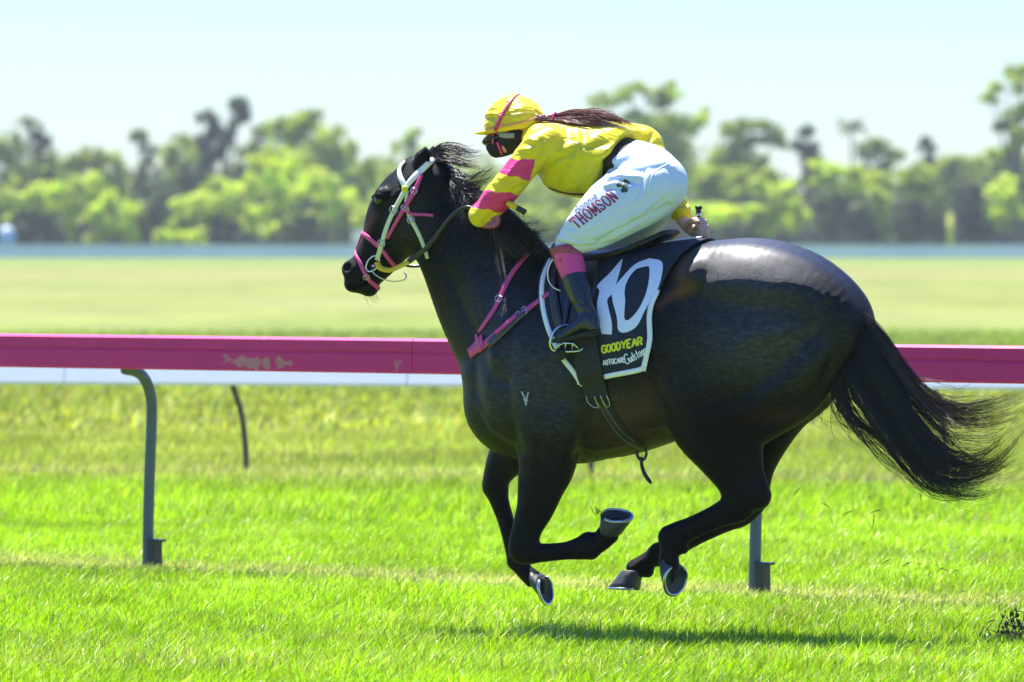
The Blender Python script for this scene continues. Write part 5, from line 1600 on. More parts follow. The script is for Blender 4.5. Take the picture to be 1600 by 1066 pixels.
# ================================================================== the jockey
M_SKIN, nts, bs = new_mat("skin")
bs.inputs['Base Color'].default_value = (.62, .36, .28, 1); bs.inputs['Roughness'].default_value = .5
bs.inputs['Subsurface Weight'].default_value = .12; bs.inputs['Subsurface Radius'].default_value = (.01, .004, .002)
def _skin():
    N = nts.nodes; L = nts.links
    tc = N.new('ShaderNodeTexCoord'); n = N.new('ShaderNodeTexNoise'); n.inputs['Scale'].default_value = 60; n.inputs['Detail'].default_value = 4
    L.new(tc.outputs['Object'], n.inputs['Vector'])
    mx = N.new('ShaderNodeMix'); mx.data_type = 'RGBA'; mx.inputs['A'].default_value = (.56, .31, .24, 1); mx.inputs['B'].default_value = (.70, .45, .37, 1)
    L.new(n.outputs['Fac'], mx.inputs['Factor']); L.new(mx.outputs['Result'], bs.inputs['Base Color'])
_skin()
def silk_mat(name, attr_stripes):
    m, nt, b = new_mat(name)
    N = nt.nodes; L = nt.links
    tc = N.new('ShaderNodeTexCoord')
    n = N.new('ShaderNodeTexNoise'); n.inputs['Scale'].default_value = 14; n.inputs['Detail'].default_value = 5
    L.new(tc.outputs['Object'], n.inputs['Vector'])
    y = N.new('ShaderNodeMix'); y.data_type = 'RGBA'; y.inputs['A'].default_value = (.80, .66, .0, 1); y.inputs['B'].default_value = (.86, .76, .005, 1)
    L.new(n.outputs['Fac'], y.inputs['Factor'])
    col = y.outputs['Result']
    if attr_stripes:
        at = N.new('ShaderNodeAttribute'); at.attribute_name = 'band'
        gt = N.new('ShaderNodeMath'); gt.operation = 'GREATER_THAN'; gt.inputs[1].default_value = 0.0
        L.new(at.outputs['Fac'], gt.inputs[0])
        p = N.new('ShaderNodeMix'); p.data_type = 'RGBA'; p.inputs['B'].default_value = (.72, .03, .24, 1)
        L.new(gt.outputs[0], p.inputs['Factor']); L.new(col, p.inputs['A']); col = p.outputs['Result']
    L.new(col, b.inputs['Base Color'])
    b.inputs['Roughness'].default_value = .36; b.inputs['Specular IOR Level'].default_value = .6
    b.inputs['Sheen Weight'].default_value = .15
    # soft folds and weave
    mp = N.new('ShaderNodeMapping'); mp.inputs['Rotation'].default_value = (.3, .7, .2); mp.inputs['Scale'].default_value = (9, 9, 26)
    L.new(tc.outputs['Object'], mp.inputs[0])
    n2 = N.new('ShaderNodeTexNoise'); n2.inputs['Scale'].default_value = 1.0; n2.inputs['Detail'].default_value = 5; n2.inputs['Distortion'].default_value = .8
    L.new(mp.outputs[0], n2.inputs['Vector'])
    bp = N.new('ShaderNodeBump'); bp.inputs['Distance'].default_value = .028; bp.inputs['Strength'].default_value = .65
    L.new(n2.outputs['Fac'], bp.inputs['Height']); L.new(bp.outputs[0], b.inputs['Normal'])
    tr = N.new('ShaderNodeBsdfTranslucent'); L.new(col, tr.inputs['Color'])
    ms = N.new('ShaderNodeMixShader'); ms.inputs[0].default_value = .22
    L.new(b.outputs[0], ms.inputs[1]); L.new(tr.outputs[0], ms.inputs[2]); L.new(ms.outputs[0], N['Material Output'].inputs['Surface'])
    return m
M_SILK = silk_mat("yellow_silk", True)
M_CAP = silk_mat("yellow_cap_silk", False)
M_BREECH = mat_basic("white_breeches", (.62, .73, .94), .6, var=.03, vscale=20, bump=.004, bscale=32, transl=.06, spec=.3)
M_SEAM = mat_basic("white_piping", (.85, .86, .88), .5, var=.02)
M_PINKGAITER = mat_basic("pink_gaiter", (.70, .055, .26), .45, var=.12, vscale=25, bump=.001, bscale=90)
M_DKPINK = mat_basic("maroon_gaiter", (.30, .045, .10), .4, var=.25, vscale=25, bump=.001, bscale=90)
M_BOOT = mat_basic("black_boot", (.014, .015, .018), .28, spec=.65, var=.3, vscale=30, bump=.0012, bscale=70, rvar=.08)
M_GLOVE = mat_basic("mauve_glove", (.36, .10, .18), .55, var=.2, vscale=40, bump=.001, bscale=120)
M_BELT = mat_basic("black_band", (.008, .008, .008), .7, var=.2)
M_HAIRR = mat_basic("auburn_hair", (.115, .028, .024), .38, spec=.6, var=.35, vscale=60)
M_HAIRR2 = mat_basic("light_auburn_hair", (.30, .10, .07), .4, spec=.6, var=.3, vscale=60)
M_DARKPLASTIC = mat_basic("black_goggle", (.008, .008, .009), .25, spec=.6, var=.1)
M_ELASTIC = mat_basic("grey_elastic", (.26, .30, .31), .6, var=.15, vscale=60)
M_STRAPDK = mat_basic("cap_strap", (.48, .030, .14), .5, var=.2, vscale=40)
M_BUFF = mat_basic("black_face_cover", (.010, .010, .012), .8, var=.2)
M_PRINTR = mat_basic("maroon_print", (.30, .010, .035), .6, var=.08)
M_PRINTG = mat_basic("grey_print", (.10, .14, .18), .6, var=.08)
M_PRINTD = mat_basic("dark_green_print", (.035, .06, .055), .6, var=.08)

JOCKEY = empty("person", tuple(H(960, 400)), "jockey in yellow silks with pink sleeve bands and white breeches crouching over the horse", "person")
UPV = np.array((0, 0, 1.))
def mk(F): 
    def sw(rows, k=.02, n=6, cut=False, lat=LAT):
        p, u, l = HP(rows); F.sweep(p, u, l, lat, k, n, cut)
    def pt(px, py, lat, r, k=.02, ax=None, cut=False):
        r = np.asarray(r, float) if not np.isscalar(r) else r
        F.ellipsoid(H(px, py, lat), r, ax, k, cut)
    return sw, pt

def fingers(F, sw, path, rad):
    p = [H(*q) for q in path]
    F.sweep(p, rad, rad, LAT, .004, 4)

def jockey_body():
    F = Field((-.24, 21.70, .60), (.86, 22.95, 2.05), .0056)
    sw, pt = mk(F)
    # head, jaw, nose, neck
    pt(802, 193, 0, (.098, .074, .092), .01, (-HEAD, LAT, UPV))
    sw([(795, 205, 30, .062, 0), (784, 222, 20, .050, 0), (776, 236, 11, .032, 0)], .02)
    sw([(768, 214, 5, .012, 0), (762, 225, 4.5, .013, 0), (765, 229, 4, .012, 0)], .012)
    pt(768, 233, 0, (.014, .024, .010), .01, (-HEAD, LAT, UPV)); pt(770, 239, 0, (.016, .022, .011), .01, (-HEAD, LAT, UPV))
    for s in (.03, -.03): pt(771, 214, s, .014, .008, cut=True)
    sw([(808, 212, 25, .055, 0), (828, 217, 24, .055, 0), (850, 225, 28, .07, 0)], .03)
    # trunk under the silks
    sw([(855, 228, 30, .12, 0), (885, 244, 42, .15, 0), (925, 246, 42, .14, 0), (965, 248, 36, .12, 0), (1000, 262, 36, .13, 0), (1025, 282, 30, .12, 0)], .03)
    # near arm and hand
    sw([(848, 226, 20, .05, .17), (826, 258, 17, .045, .19), (800, 296, 15, .04, .205), (776, 322, 12, .034, .20), (757, 341, 8, .026, .19)], .02)
    # far arm
    sw([(880, 214, 18, .05, -.17), (950, 205, 16, .045, -.23), (1010, 222, 15, .042, -.27), (1034, 262, 13, .038, -.24), (1052, 306, 11, .034, -.19), (1062, 336, 9, .027, -.15)], .02)
    # far hand closed round the whip: palm, four fingers, thumb
    sw([(1061, 334, 9.0, .026, -.15), (1069, 348, 9.5, .023, -.14), (1082, 359, 10.5, .020, -.135), (1094, 362, 11.5, .019, -.135), (1099, 366, 9, .018, -.135)], .012)
    wl = -.115
    for i, (y, x) in enumerate(((346, 1100), (353.5, 1103), (361, 1104), (367.5, 1103))):
        f = [(x - 5, y + 3, -.150), (x + 1.5, y + .5, -.135), (x + .5, y, -.105), (x - 8, y + .3, -.086), (x - 16 + i, y + 1.5, -.094), (x - 19 + i * 1.5, y + 2.5, -.112)]
        fingers(F, sw, f, [.0100, .0098, .0092, .0086, .0080, .0068])
    fingers(F, sw, [(1073, 353, -.12), (1080, 346, -.100), (1089, 342.5, -.096), (1096, 342.5, -.104)], [.0125, .0110, .0098, .0080])
    # thighs and lower legs inside the clothes
    sw([(1016, 292, 36, .08, .11), (970, 322, 34, .075, .17), (925, 350, 28, .065, .215), (886, 376, 17, .045, .235)], .03)
    sw([(886, 378, 16, .045, .237), (892, 410, 13, .042, .25), (905, 450, 9, .032, .278), (917, 486, 5.5, .022, .30)], .02)
    sw([(917, 486, 6, .022, .30), (910, 510, 5, .02, .318), (888, 521, 3.5, .018, .332)], .01)
    sw([(1036, 300, 34, .08, -.11), (1005, 325, 32, .07, -.16), (965, 352, 26, .06, -.20), (935, 372, 18, .048, -.22)], .03)
    sw([(935, 374, 17, .046, -.22), (955, 420, 13, .042, -.25), (985, 480, 9, .032, -.30)], .02)
    sw([(985, 480, 9, .03, -.30), (970, 500, 8, .028, -.31), (950, 514, 6, .026, -.32)], .015)
    V, Q = F.mesh(2)
    mesh_np("body", V, Q, M_SKIN, JOCKEY)
jockey_body()

def shirt():
    F = Field((-.22, 21.70, 1.40), (.70, 22.95, 2.02), .0056)
    sw, pt = mk(F)
    sw([(842, 214, 25, .10, 0), (858, 226, 36, .16, 0), (880, 240, 50, .195, 0), (915, 247, 57, .20, 0), (950, 248, 56, .185, 0), (985, 250, 42, .165, 0), (1010, 258, 36, .15, 0)], .03, 7)
    pt(893, 283, .06, (.10, .10, .052), .05, (-HEAD, LAT, UPV))                                 # loose belly cloth
    pt(925, 284, .06, (.09, .10, .045), .05, (-HEAD, LAT, UPV))
    F.plane(H(966, 250, 0), np.array(H(1000, 270, 0)) - np.array(H(966, 250, 0)) + .0)
    # near sleeve
    sw([(858, 224, 27, .075, .15), (840, 234, 26.5, .072, .185), (821, 256, 24.5, .068, .20), (798, 285, 24, .063, .21), (777, 310, 23.5, .058, .205), (760, 329, 19, .050, .195), (752, 338, 15, .042, .19)], .022, 7)
    pt(750, 336, .20, .044, .02)
    # far sleeve
    sw([(885, 216, 24, .07, -.15), (940, 210, 20, .066, -.21), (985, 212, 20, .064, -.26), (1011, 221, 22, .062, -.275), (1022, 240, 18, .056, -.26), (1037, 272, 17, .052, -.225), (1056, 312, 17, .050, -.18), (1061, 326, 17.5, .050, -.16), (1063, 332, 16.5, .048, -.155)], .022, 7)
    V, Q = F.mesh(3)
    V = relief(V, Q, [
        ([(838, 262), (850, 248), (880, 232), (905, 218)], 6, .007), ([(842, 272), (862, 252), (895, 238)], 5, -.006),
        ([(858, 246), (890, 222), (925, 214)], 5, -.005), ([(834, 252), (842, 238), (846, 220)], 5, -.007),
        ([(900, 210), (905, 222), (898, 250)], 7, .007), ([(912, 212), (906, 236), (902, 262)], 6, -.005), ([(925, 216), (960, 204), (990, 206)], 6, .006),
        ([(918, 232), (955, 222), (985, 215)], 5, -.006), ([(930, 246), (958, 236), (978, 226)], 5, .006), ([(925, 256), (950, 250), (964, 240)], 5, -.006),
        ([(905, 300), (915, 280), (930, 262)], 6, -.008), ([(922, 298), (930, 280), (944, 262)], 5, .008), ([(880, 298), (886, 280), (892, 262)], 7, .006),
        ([(868, 290), (872, 272), (886, 258)], 6, -.007), ([(850, 285), (858, 268), (872, 256)], 6, .006), ([(862, 262), (900, 268), (935, 276)], 7, .004),
        ([(806, 222), (820, 216), (836, 220)], 4, .006), ([(800, 232), (815, 225), (832, 226)], 4, -.006), ([(792, 240), (806, 234), (826, 234)], 4, .006),
        ([(835, 250), (829, 262), (822, 274)], 4, -.007), ([(812, 252), (800, 266), (794, 276)], 4, .005), ([(800, 250), (790, 266)], 4, -.005),
        ([(820, 285), (808, 293), (798, 305)], 4, -.007), ([(784, 292), (776, 297), (770, 292)], 4, -.006), ([(788, 296), (800, 290), (812, 284)], 4, .006),
        ([(758, 305), (752, 318), (750, 330)], 4, .005), ([(748, 305), (744, 322)], 3, -.005), ([(776, 304), (770, 318), (768, 330)], 4, -.005),
        ([(760, 345), (766, 338), (772, 334)], 4, -.006), ([(740, 336), (752, 344)], 4, .004),
        ([(1022, 208), (1014, 218), (1008, 226)], 4, -.006), ([(1052, 322), (1066, 320), (1074, 316)], 4, -.006), ([(1050, 334), (1062, 328), (1074, 326)], 4, .005),
    ])
    q = proj(V)
    x, y = q[:, 0], q[:, 1]
    def ln(a, b): return a[1] + (x - a[0]) * (b[1] - a[1]) / (b[0] - a[0])
    wob = 1.2 * np.sin(x / 5.0) + .8 * np.sin(x / 2.7 + 1)
    b1 = np.minimum(y - ln((783, 248), (835, 250)) + wob, ln((771, 268), (822, 281)) - y + wob)
    b2 = np.minimum(y - ln((750, 297), (797, 302)) + wob, ln((739, 324), (782, 332)) - y - wob)
    band = np.maximum(b1, b2)
    N = vnormals(V, Q)
    off = (x > 836 - .25 * (y - 250)) 
    band = np.where(off, -5, band)
    mesh_np("silk_shirt", V, Q, M_SILK, JOCKEY, attrs={'band': np.clip(band, -6, 6)})
    return V, Q
SV, SQ = shirt()
SB = bvh_of(SV, SQ)

def breeches():
    F = Field((0.0, 21.65, 1.30), (.86, 22.85, 2.0), .0056)
    sw, pt = mk(F)
    sw([(960, 254, 36, .14, 0), (990, 259, 40, .16, 0), (1015, 272, 44, .165, 0), (1027, 286, 41, .15, 0)], .03)
    sw([(1024, 282, 46, .105, .085), (1004, 298, 53, .108, .12), (970, 318, 51, .104, .165), (934, 342, 45, .092, .205), (904, 359, 38, .080, .23), (884, 370, 28, .064, .238)], .02, 7)
    pt(1031, 288, .085, .108, .03)
    sw([(1028, 290, 44, .10, -.085), (1010, 316, 46, .10, -.13), (985, 345, 38, .088, -.17), (950, 366, 27, .068, -.205), (938, 374, 23, .058, -.22)], .02, 7)
    F.plane(H(974, 252, 0), np.array(H(930, 226, 0)) - np.array(H(974, 252, 0)))
    V, Q = F.mesh(3)
    V = relief(V, Q, [
        ([(958, 262), (975, 268), (1000, 266), (1030, 262)], 6, -.006), ([(950, 276), (970, 274), (1000, 276)], 4, .006), ([(948, 284), (966, 280), (985, 284)], 3.5, -.006),
        ([(946, 290), (960, 286), (975, 292)], 3.5, .006), ([(948, 297), (960, 294)], 3, -.005), ([(962, 252), (985, 240), (1010, 236)], 6, .005), ([(968, 262), (990, 250), (1020, 250)], 5, -.004),
        ([(935, 378), (970, 358), (1010, 340), (1045, 322)], 5, -.009), ([(930, 370), (965, 350), (1005, 332)], 7, .005), ([(985, 346), (1015, 330), (1035, 312)], 3, -.005),
        ([(862, 372), (880, 382), (900, 384)], 3, -.004), ([(865, 366), (890, 378), (915, 380)], 3, .004), ([(905, 385), (930, 384), (960, 378)], 3, -.004), ([(1040, 260), (1062, 280)], 5, -.003),
        ([(1000, 232), (1004, 226), (1012, 236)], 4, .004),
        ([(985, 236), (1000, 252), (1005, 270)], 5, -.004), ([(1010, 232), (1030, 244), (1050, 262)], 4, .004), ([(952, 270), (975, 282), (1000, 288)], 3, -.004),
        ([(1005, 268), (1002, 290), (992, 312)], 4, -.004), ([(1014, 268), (1012, 294), (1000, 318)], 4, .004), ([(1000, 330), (1030, 310), (1050, 290)], 3, .003),
        ([(950, 362), (985, 346), (1010, 332)], 2.5, .004), ([(958, 372), (990, 354), (1018, 338)], 2.5, .004), ([(870, 350), (885, 356), (900, 356)], 3, -.003),
        ([(880, 336), (900, 350), (930, 352)], 3, .002), ([(925, 380), (940, 372), (960, 366)], 2.5, .003), ([(900, 376), (925, 376), (945, 372)], 2.5, -.003),
    ], 1.15)
    mesh_np("breeches", V, Q, M_BREECH, JOCKEY)
    return V, Q
BV, BQ = breeches()
BB = bvh_of(BV, BQ)

def band_and_legs():
    F = Field((.2, 21.8, 1.55), (.75, 22.8, 2.0), .006)
    sw, pt = mk(F)
    sw([(945, 246, 40, .155, 0), (968, 251, 39, .155, 0), (992, 258, 38, .155, 0)], .01)
    V, Q = F.mesh(2); mesh_np("waistband", V, Q, M_BELT, JOCKEY)
    # near leg: maroon knee guard, pink gaiter, boot
    F = Field((.05, 21.55, 1.1), (.5, 22.3, 1.62), .005); sw, pt = mk(F)
    sw([(880, 372, 25.5, .072, .24), (883, 386, 25, .066, .243), (888, 402, 23, .058, .25)], .01)
    F.plane(H(881, 384.5, .24), np.array(H(878, 370, .24)) - np.array(H(881, 384.5, .24)))
    V, Q = F.mesh(2); V = relief(V, Q, [([(862, 388), (880, 386), (905, 394)], 2.5, .003), ([(864, 398), (890, 400), (909, 400)], 3, -.003)])
    mesh_np("knee_guard", V, Q, M_DKPINK, JOCKEY)
    F = Field((.05, 21.55, 1.0), (.5, 22.3, 1.6), .005); sw, pt = mk(F)
    sw([(886, 398, 22.5, .058, .25), (891, 412, 22, .057, .252), (896, 428, 20, .054, .258), (899, 438, 18.5, .05, .262)], .01)
    V, Q = F.mesh(2); V = relief(V, Q, [([(876, 408), (884, 424), (886, 436)], 3, -.003), ([(900, 404), (908, 420)], 3, .003)])
    mesh_np("gaiter", V, Q, M_PINKGAITER, JOCKEY)
    F = Field((.0, 21.45, .85), (.5, 22.3, 1.52), .005); sw, pt = mk(F)
    sw([(898, 434, 20.5, .056, .26), (903, 450, 20, .053, .268), (908, 466, 18, .047, .28), (913, 480, 15, .041, .293), (917, 492, 13.5, .038, .303)], .012)
    F.plane(H(898, 431, .26), np.array(H(893, 412, .25)) - np.array(H(898, 431, .26)))
    sw([(918, 490, 13, .038, .305), (922, 502, 14, .037, .312), (926, 512, 10, .034, .318)], .015)
    sw([(920, 500, 13, .036, .312), (906, 508, 12.5, .037, .322), (890, 519, 9.5, .038, .332), (876, 527, 6.5, .034, .338)], .015)
    V, Q = F.mesh(2)
    V = relief(V, Q, [([(896, 477), (905, 473), (916, 479)], 2.2, -.005), ([(896, 481), (908, 478), (918, 484)], 2, .004), ([(904, 488), (915, 486), (928, 492)], 2.5, -.005),
                      ([(903, 504), (906, 514), (908, 524)], 1.8, -.004), ([(900, 506), (896, 515)], 3, .003), ([(890, 440), (895, 458), (902, 474)], 2.5, .003)])
    boot = mesh_np("boot", V, Q, M_BOOT, JOCKEY)
    mb = MB()
    so = [H(a, b, l) for a, b, l in [(864, 533, .335), (880, 531, .333), (900, 527, .325), (920, 522, .318), (937, 518, .312)]]
    V2 = []; F2 = []
    C = catmull(np.array(so), 4); n = len(C)
    wd = np.interp(np.linspace(0, 1, n), [0, .1, .35, .7, .95, 1], [.012, .030, .040, .032, .032, .02])
    for i in range(n):
        for (a, z) in ((-1, -.008), (-1, .008), (1, .008), (1, -.008)):
            V2.append(C[i] + LAT * a * wd[i] + UPV * (z * (1.6 if i > n * .7 and z < 0 else 1)))
    for i in range(n - 1):
        for k in range(4): F2.append((i * 4 + k, i * 4 + (k + 1) % 4, i * 4 + 4 + (k + 1) % 4, i * 4 + 4 + k))
    F2 += [(0, 1, 2, 3), ((n - 1) * 4 + 3, (n - 1) * 4 + 2, (n - 1) * 4 + 1, (n - 1) * 4)]
    mb.add(V2, F2); mb.build("sole", M_BELT, boot, smooth=False)
    # far leg
    F = Field((.2, 22.2, .85), (.75, 23.0, 1.62), .006); sw, pt = mk(F)
    sw([(936, 374, 22, .056, -.22), (943, 392, 20, .054, -.225), (952, 416, 18, .05, -.24)], .01)
    V, Q = F.mesh(2); mesh_np("gaiter", V, Q, M_PINKGAITER, JOCKEY)
    F = Field((.2, 22.2, .75), (.75, 23.1, 1.55), .006); sw, pt = mk(F)
    sw([(950, 412, 19, .052, -.24), (968, 450, 15, .044, -.27), (986, 482, 13, .038, -.30), (988, 494, 13, .036, -.305)], .012)
    sw([(986, 492, 12, .036, -.305), (968, 504, 11, .036, -.31), (948, 515, 7, .033, -.32)], .015)
    V, Q = F.mesh(2); mesh_np("boot", V, Q, M_BOOT, JOCKEY)
    # glove with curled fingers
    F = Field(np.array(H(766, 344, .19)) - .12, np.array(H(766, 344, .19)) + .12, .0036); sw, pt = mk(F)
    sw([(752, 341, 11, .030, .192), (760, 347, 10.5, .026, .19), (769, 346, 10, .022, .188), (774, 342, 8, .02, .187)], .012)
    for i, dl in enumerate((.012, -.006, -.024, -.040)):
        l = .198 + dl
        fingers(F, sw, [(769, 340 + i * .5, l), (777, 339 + i * .5, l), (778, 346 + i, l), (772, 352 + i * .6, l), (764, 353, l)], [.010, .0098, .0092, .0088, .007])
    fingers(F, sw, [(760, 340, .205), (768, 336, .205), (775, 336, .20)], [.012, .0105, .0085])
    V, Q = F.mesh(1); mesh_np("glove", V, Q, M_GLOVE, JOCKEY)
band_and_legs()

def head_gear():
    F = Field((-.16, 21.9, 1.80), (.18, 22.8, 2.16), .0046); sw, pt = mk(F)
    F.ellipsoid(H(802, 194, 0), (.116, .100, .114), (-HEAD, LAT, UPV), .01)
    F.ellipsoid(H(815, 196, 0), (.095, .094, .098), (-HEAD, LAT, UPV), .03)
    pt(800, 148.5, 0, .010, .008)
    a, b = H(757, 212, 0), H(840, 200, 0)
    d = b - a; nrm = np.cross(LAT, d); nrm = -nrm if nrm[2] > 0 else nrm
    F.plane(a, nrm)
    # brim
    F2 = [(764, 207, 5, .072, 0), (755, 208, 3.0, .066, 0), (747, 209, 1.6, .045, 0)]
    sw(F2, .006)
    V, Q = F.mesh(2)
    V = relief(V, Q, [([(770, 160), (780, 155), (795, 154)], 2.2, -.006), ([(769, 163), (782, 158), (796, 157)], 2, .004), ([(758, 180), (768, 178), (778, 180)], 2.5, .006),
                      ([(758, 184), (770, 183)], 2, -.004), ([(756, 196), (764, 193), (772, 196)], 3, .004), ([(818, 149), (830, 160), (838, 176)], 2, -.004), ([(795, 182), (798, 195)], 3, -.003), ([(815, 168), (818, 188)], 4, .003), ([(764, 172), (772, 168)], 2, .004)])
    cap = mesh_np("cap", V, Q, M_CAP, JOCKEY)
    B = bvh_of(V, Q)
    def st(name, bv, pts, w, mat, off=.001, th=.003, par=cap):
        Vv, Ff, fr = strap(bv, pts, w, th, off, 2); MB().add(Vv, Ff).build(name, mat, par); return fr
    st("cap_band", B, [(756, 202), (768, 200), (785, 197), (805, 194), (825, 189), (842, 183)], 4.2, mat_basic("cap_band_cloth", (.62, .30, .10), .6, var=.3, vscale=200), .0008, .002)
    st("helmet_strap", B, [(812, 147), (803, 153), (795, 163), (787, 177), (782, 187), (776, 200), (773, 209)], [3, 4, 5, 5.5, 6, 6.5, 7], M_STRAPDK, .002)
    mb = MB(); fr = st("strap_slide", B, [(784, 180), (782, 184)], 8, M_PINKW, .004)
    # goggles, face cover, elastic, chin strap
    F = Field(np.array(H(772, 222, 0)) - .13, np.array(H(772, 222, 0)) + .13, .004); sw, pt = mk(F)
    sw([(790, 214, 8, .078, 0), (776, 217, 10, .072, 0), (767, 220, 9, .062, 0), (761, 222, 6, .045, 0)], .008)
    V, Q = F.mesh(2); g = mesh_np("goggles", V, Q, M_DARKPLASTIC, JOCKEY)
    GB2 = bvh_of(V, Q)
    F = Field(np.array(H(788, 225, 0)) - .19, np.array(H(788, 225, 0)) + .19, .004); sw, pt = mk(F)
    sw([(812, 214, 24, .080, 0), (797, 217, 24, .074, 0), (786, 225, 20, .060, 0), (776, 234, 13, .044, 0)], .01)
    pt(768, 230, 0, .022, .01)
    V, Q = F.mesh(2); mesh_np("face_cover", V, Q, M_BUFF, JOCKEY)
    FB = bvh_of(V, Q)
    st("goggle_strap", FB, [(780, 210), (790, 212), (804, 212)], [9, 9, 8], M_ELASTIC, .003, .003, g)
    st("chin_strap", FB, [(773, 210), (774, 218), (773, 225)], [7, 6, 3.5], M_STRAPDK, .012, .003, JOCKEY)
    st("chin_strap", FB, [(778, 222), (781, 231), (784, 240)], [4, 4, 4], M_PINKW, .004, .003, JOCKEY)
    st("cheek", FB, [(785, 228), (788, 234), (790, 238)], [3, 6, 5], M_SKIN, .0012, .0006, JOCKEY)
head_gear()

def jockey_hair():
    g = [[(838, 184, .03), (850, 182, .03), (864, 183, .02), (880, 177, .03), (905, 173, .03), (935, 176, .03), (962, 184, .03), (990, 196, .03)],
         [(838, 186, .05), (850, 185, .05), (865, 185, .04), (882, 182, .06), (908, 181, .07), (938, 182, .07), (964, 189, .06), (996, 200, .05)],
         [(838, 188, .06), (850, 187, .06), (866, 187, .05), (884, 188, .08), (910, 191, .10), (935, 190, .10), (956, 192, .08), (980, 197, .07)]]
    strands("ponytail", g, 300, JOCKEY, M_HAIRR, .007, .0015, 31, n=14, frizz=.003, endvar=.3, locks=26, lockspread=1.5)
    strands("ponytail", g[:2], 130, JOCKEY, M_HAIRR2, .006, .0012, 32, n=14, frizz=.004, endvar=.3, locks=14)
    mb = MB()
    for i in range(5):
        mb.ball(H(840 + i * 5, 182 + (i % 2) * 1.5, .04), (.012, .010, .009), n=6)
    mb.build("braid", M_HAIRR2, JOCKEY)
    mb = MB(); c = np.array(H(867, 182.5, .035)); mb.tube([c + LAT * .020 * math.cos(a) + UPV * .014 * math.sin(a) for a in np.linspace(0, 2 * math.pi, 12, endpoint=False)], .006, 7, closed=True)
    mb.build("hair_tie", M_PINKGAITER, JOCKEY)
jockey_hair()

def prints():
    mb = MB(); write(mb, BB, "THOMSON", (902, 357), (967, 311), 18, 2.5, .0018, serif=True, gap=.30, widths=[.9, 1, 1, 1.15, .85, 1, 1], up=(-.70, -.714))
    mb.build("printed_lettering", M_PRINTR, JOCKEY)
    mb = MB(); write(mb, BB, "Bonnie", (901, 334), (934, 308.5), 10.5, 1.3, .0018, gap=.15, widths=[1, .9, .9, .9, .4, .8], up=(-.42, -.907))
    mb.build("printed_lettering", M_PRINTG, JOCKEY)
    mb = MB()
    cx, cy = 974.5, 290.5
    for ang in (-52, 205, 82):
        a = math.radians(ang); d = np.array((math.cos(a), math.sin(a))); e = np.array((-d[1], d[0]))
        L = []; R = []
        for t, w in ((0, .6), (.2, 2.2), (.45, 4.6), (.7, 5.6), (.9, 5.0), (1.0, 3.2)):
            L.append(np.array((cx, cy)) + d * 10.5 * t + e * w); R.append(np.array((cx, cy)) + d * 10.5 * t - e * w)
        notch = 10.5
        mb.add(*decal(BB, L, R, .0018, 5, 9))
    mb.build("shamrock_print", M_PRINTD, JOCKEY)
    V, F, _ = strap(BB, [(978, 293), (982, 293.5), (986, 291.5)], 1.2, .0005, .0015, 1.5); MB().add(V, F).build("shamrock_stalk", M_PRINTD, JOCKEY)
    for ln in ([(858, 356), (872, 344), (890, 326), (910, 309), (935, 291), (952, 278)], [(912, 368), (935, 354), (965, 336), (990, 318), (1006, 300), (1008, 284), (1003, 268)], [(1012, 300), (1016, 280), (1026, 266), (1044, 256)], [(858, 360), (870, 368), (884, 374), (902, 378)]):
        V, F, _ = strap(BB, ln, 1.6, .0012, .0006, 4); MB().add(V, F).build("seam", M_SEAM, JOCKEY)
    # dark lining showing at the silk hem and along the front
    V, F, _ = strap(SB, [(850, 289), (862, 295), (878, 300), (895, 303), (912, 303)], [1, 3.5, 4, 5, 5], .003, .001, 3); MB().add(V, F).build("shirt_hem", mat_basic("maroon_hem", (.10, .012, .04), .6, var=.2), JOCKEY)
prints()

def whip():
    root = empty("whip", tuple(H(1091, 350, -.112)), "short black riding whip held in the jockey's right hand", "whip")
    mb = MB(); pts = [H(1091.5, 328, -.108), H(1091, 345, -.112), H(1093, 362, -.114), H(1098, 380, -.116)]
    mb.tube(catmull(np.array(pts), 4), .0095, 10); mb.build("handle", M_LEATHER, root)
    mb = MB(); a, b = H(1091.7, 322, -.108), H(1091.5, 329, -.108); mb.tube([a + (b - a) * t for t in (0, .12, .4, .75, 1)], [.0115, .0145, .0148, .012, .0095], 12); mb.build("knob", M_DARKPLASTIC, root)
    mb = MB(); mb.tube([H(1091.3, 333, -.109), H(1091.2, 337, -.11)], .0108, 10); mb.build("collar", M_STEEL, root)
    mb = MB(); pts = [H(1098, 380, -.116), H(1112, 420, -.20), H(1124, 470, -.30), H(1132, 520, -.40)]
    mb.tube(catmull(np.array(pts), 4), list(np.linspace(.008, .004, 13)), 8); mb.build("shaft", M_LEATHER, root)
    c = H(1135, 540, -.43)
    mb = MB(); mb.box(c, (c - np.array(H(1132, 520, -.40))), LAT * .016, HEAD * .004); mb.build("flap", M_LEATHER, root)
whip()

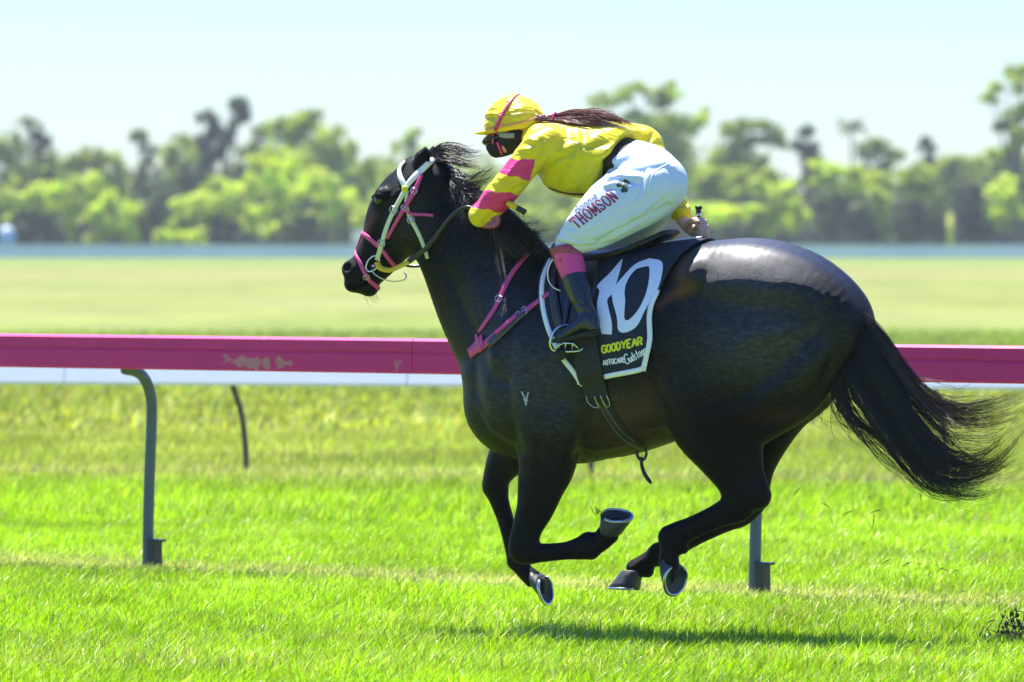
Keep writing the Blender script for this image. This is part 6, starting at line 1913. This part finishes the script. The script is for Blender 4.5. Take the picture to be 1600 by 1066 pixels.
# ------------------------------------------------------------------ turf flung up by the hooves
def clippings():
    mb = MB(); R = random.Random(5)
    spots = [(1246, 768), (1290, 790), (1325, 802), (1368, 800), (1385, 878), (1437, 882), (1470, 890), (1475, 891), (1452, 898), (1520, 912), (1505, 925), (1530, 908), (1494, 893), (1418, 882), (1040, 800), (1300, 815), (1350, 850), (1545, 930), (1560, 942), (1571, 955), (1438, 776), (1365, 815)]
    for x, y in spots:
        c = np.array(H(x, y, R.uniform(-.3, .3)))
        d = np.array((R.uniform(-1, 1), R.uniform(-.5, .5), R.uniform(-.6, .6))); d /= np.linalg.norm(d)
        L = R.uniform(.008, .028)
        mb.tube([c - d * L, c + np.array((0, 0, .004)), c + d * L], [.0008, .0022, .0006], 4)
    for i in range(11):                                       # blades caught in the near fore plate
        c = np.array(H(934 + R.uniform(-5, 9), 804 + R.uniform(-4, 4), .16 + R.uniform(-.03, .03)))
        d = np.array((R.uniform(-.8, .8), R.uniform(-.5, .5), R.uniform(.1, 1.0))) * R.uniform(.015, .045)
        mb.tube([c, c + d * .6, c + d], [.0018, .0014, .0005], 4)
    o = mb.build("flying_grass", mat_basic("grass_clipping", (.10, .14, .02), .6, var=.6, vscale=12))
    tag(o, "grass clippings flung up by the hooves", kind='stuff')
    V = []; F = []
    r = np.random.default_rng(3)
    mb = MB()
    for i in range(200):
        y = 1012 - 60 * r.random() ** 2.6
        x = 1600 - (8 + 16 * np.clip((y - 940) / 60, 0, 1)) * abs(r.normal()) - .35 * max(0, 985 - y)
        c = P(x, y, 21.85 + .12 * r.normal()); s = r.uniform(.002, .0075)
        c[2] = max(c[2], s)
        if i % 2:
            d = r.normal(size=3) + np.array((-.5, 0, .8)); d /= np.linalg.norm(d); L = r.uniform(.02, .06)
            mb.tube([c, c + d * L * .5 + r.normal(size=3) * .004, c + d * L], [.0022, .0026, .0006], 3)
        else:
            V8 = [c + s * (1 + .9 * r.random()) * np.array((math.sin(th) * math.cos(ph), math.sin(th) * math.sin(ph), math.cos(th))) for th in (.3, 1.2, 2.0, 2.9) for ph in (0, 2.1, 4.2)]
            mb.add(V8, [(3 * k + j, 3 * k + (j + 1) % 3, 3 * k + 3 + (j + 1) % 3, 3 * k + 3 + j) for k in range(3) for j in range(3)] + [(0, 2, 1), (9, 10, 11)])
    o = mb.build("kicked_up_soil", mat_basic("dark_soil", (.035, .038, .016), .95, var=.6, vscale=40), smooth=False)
    tag(o, "dark soil and turf kicked up at the right edge", kind='stuff')
clippings()
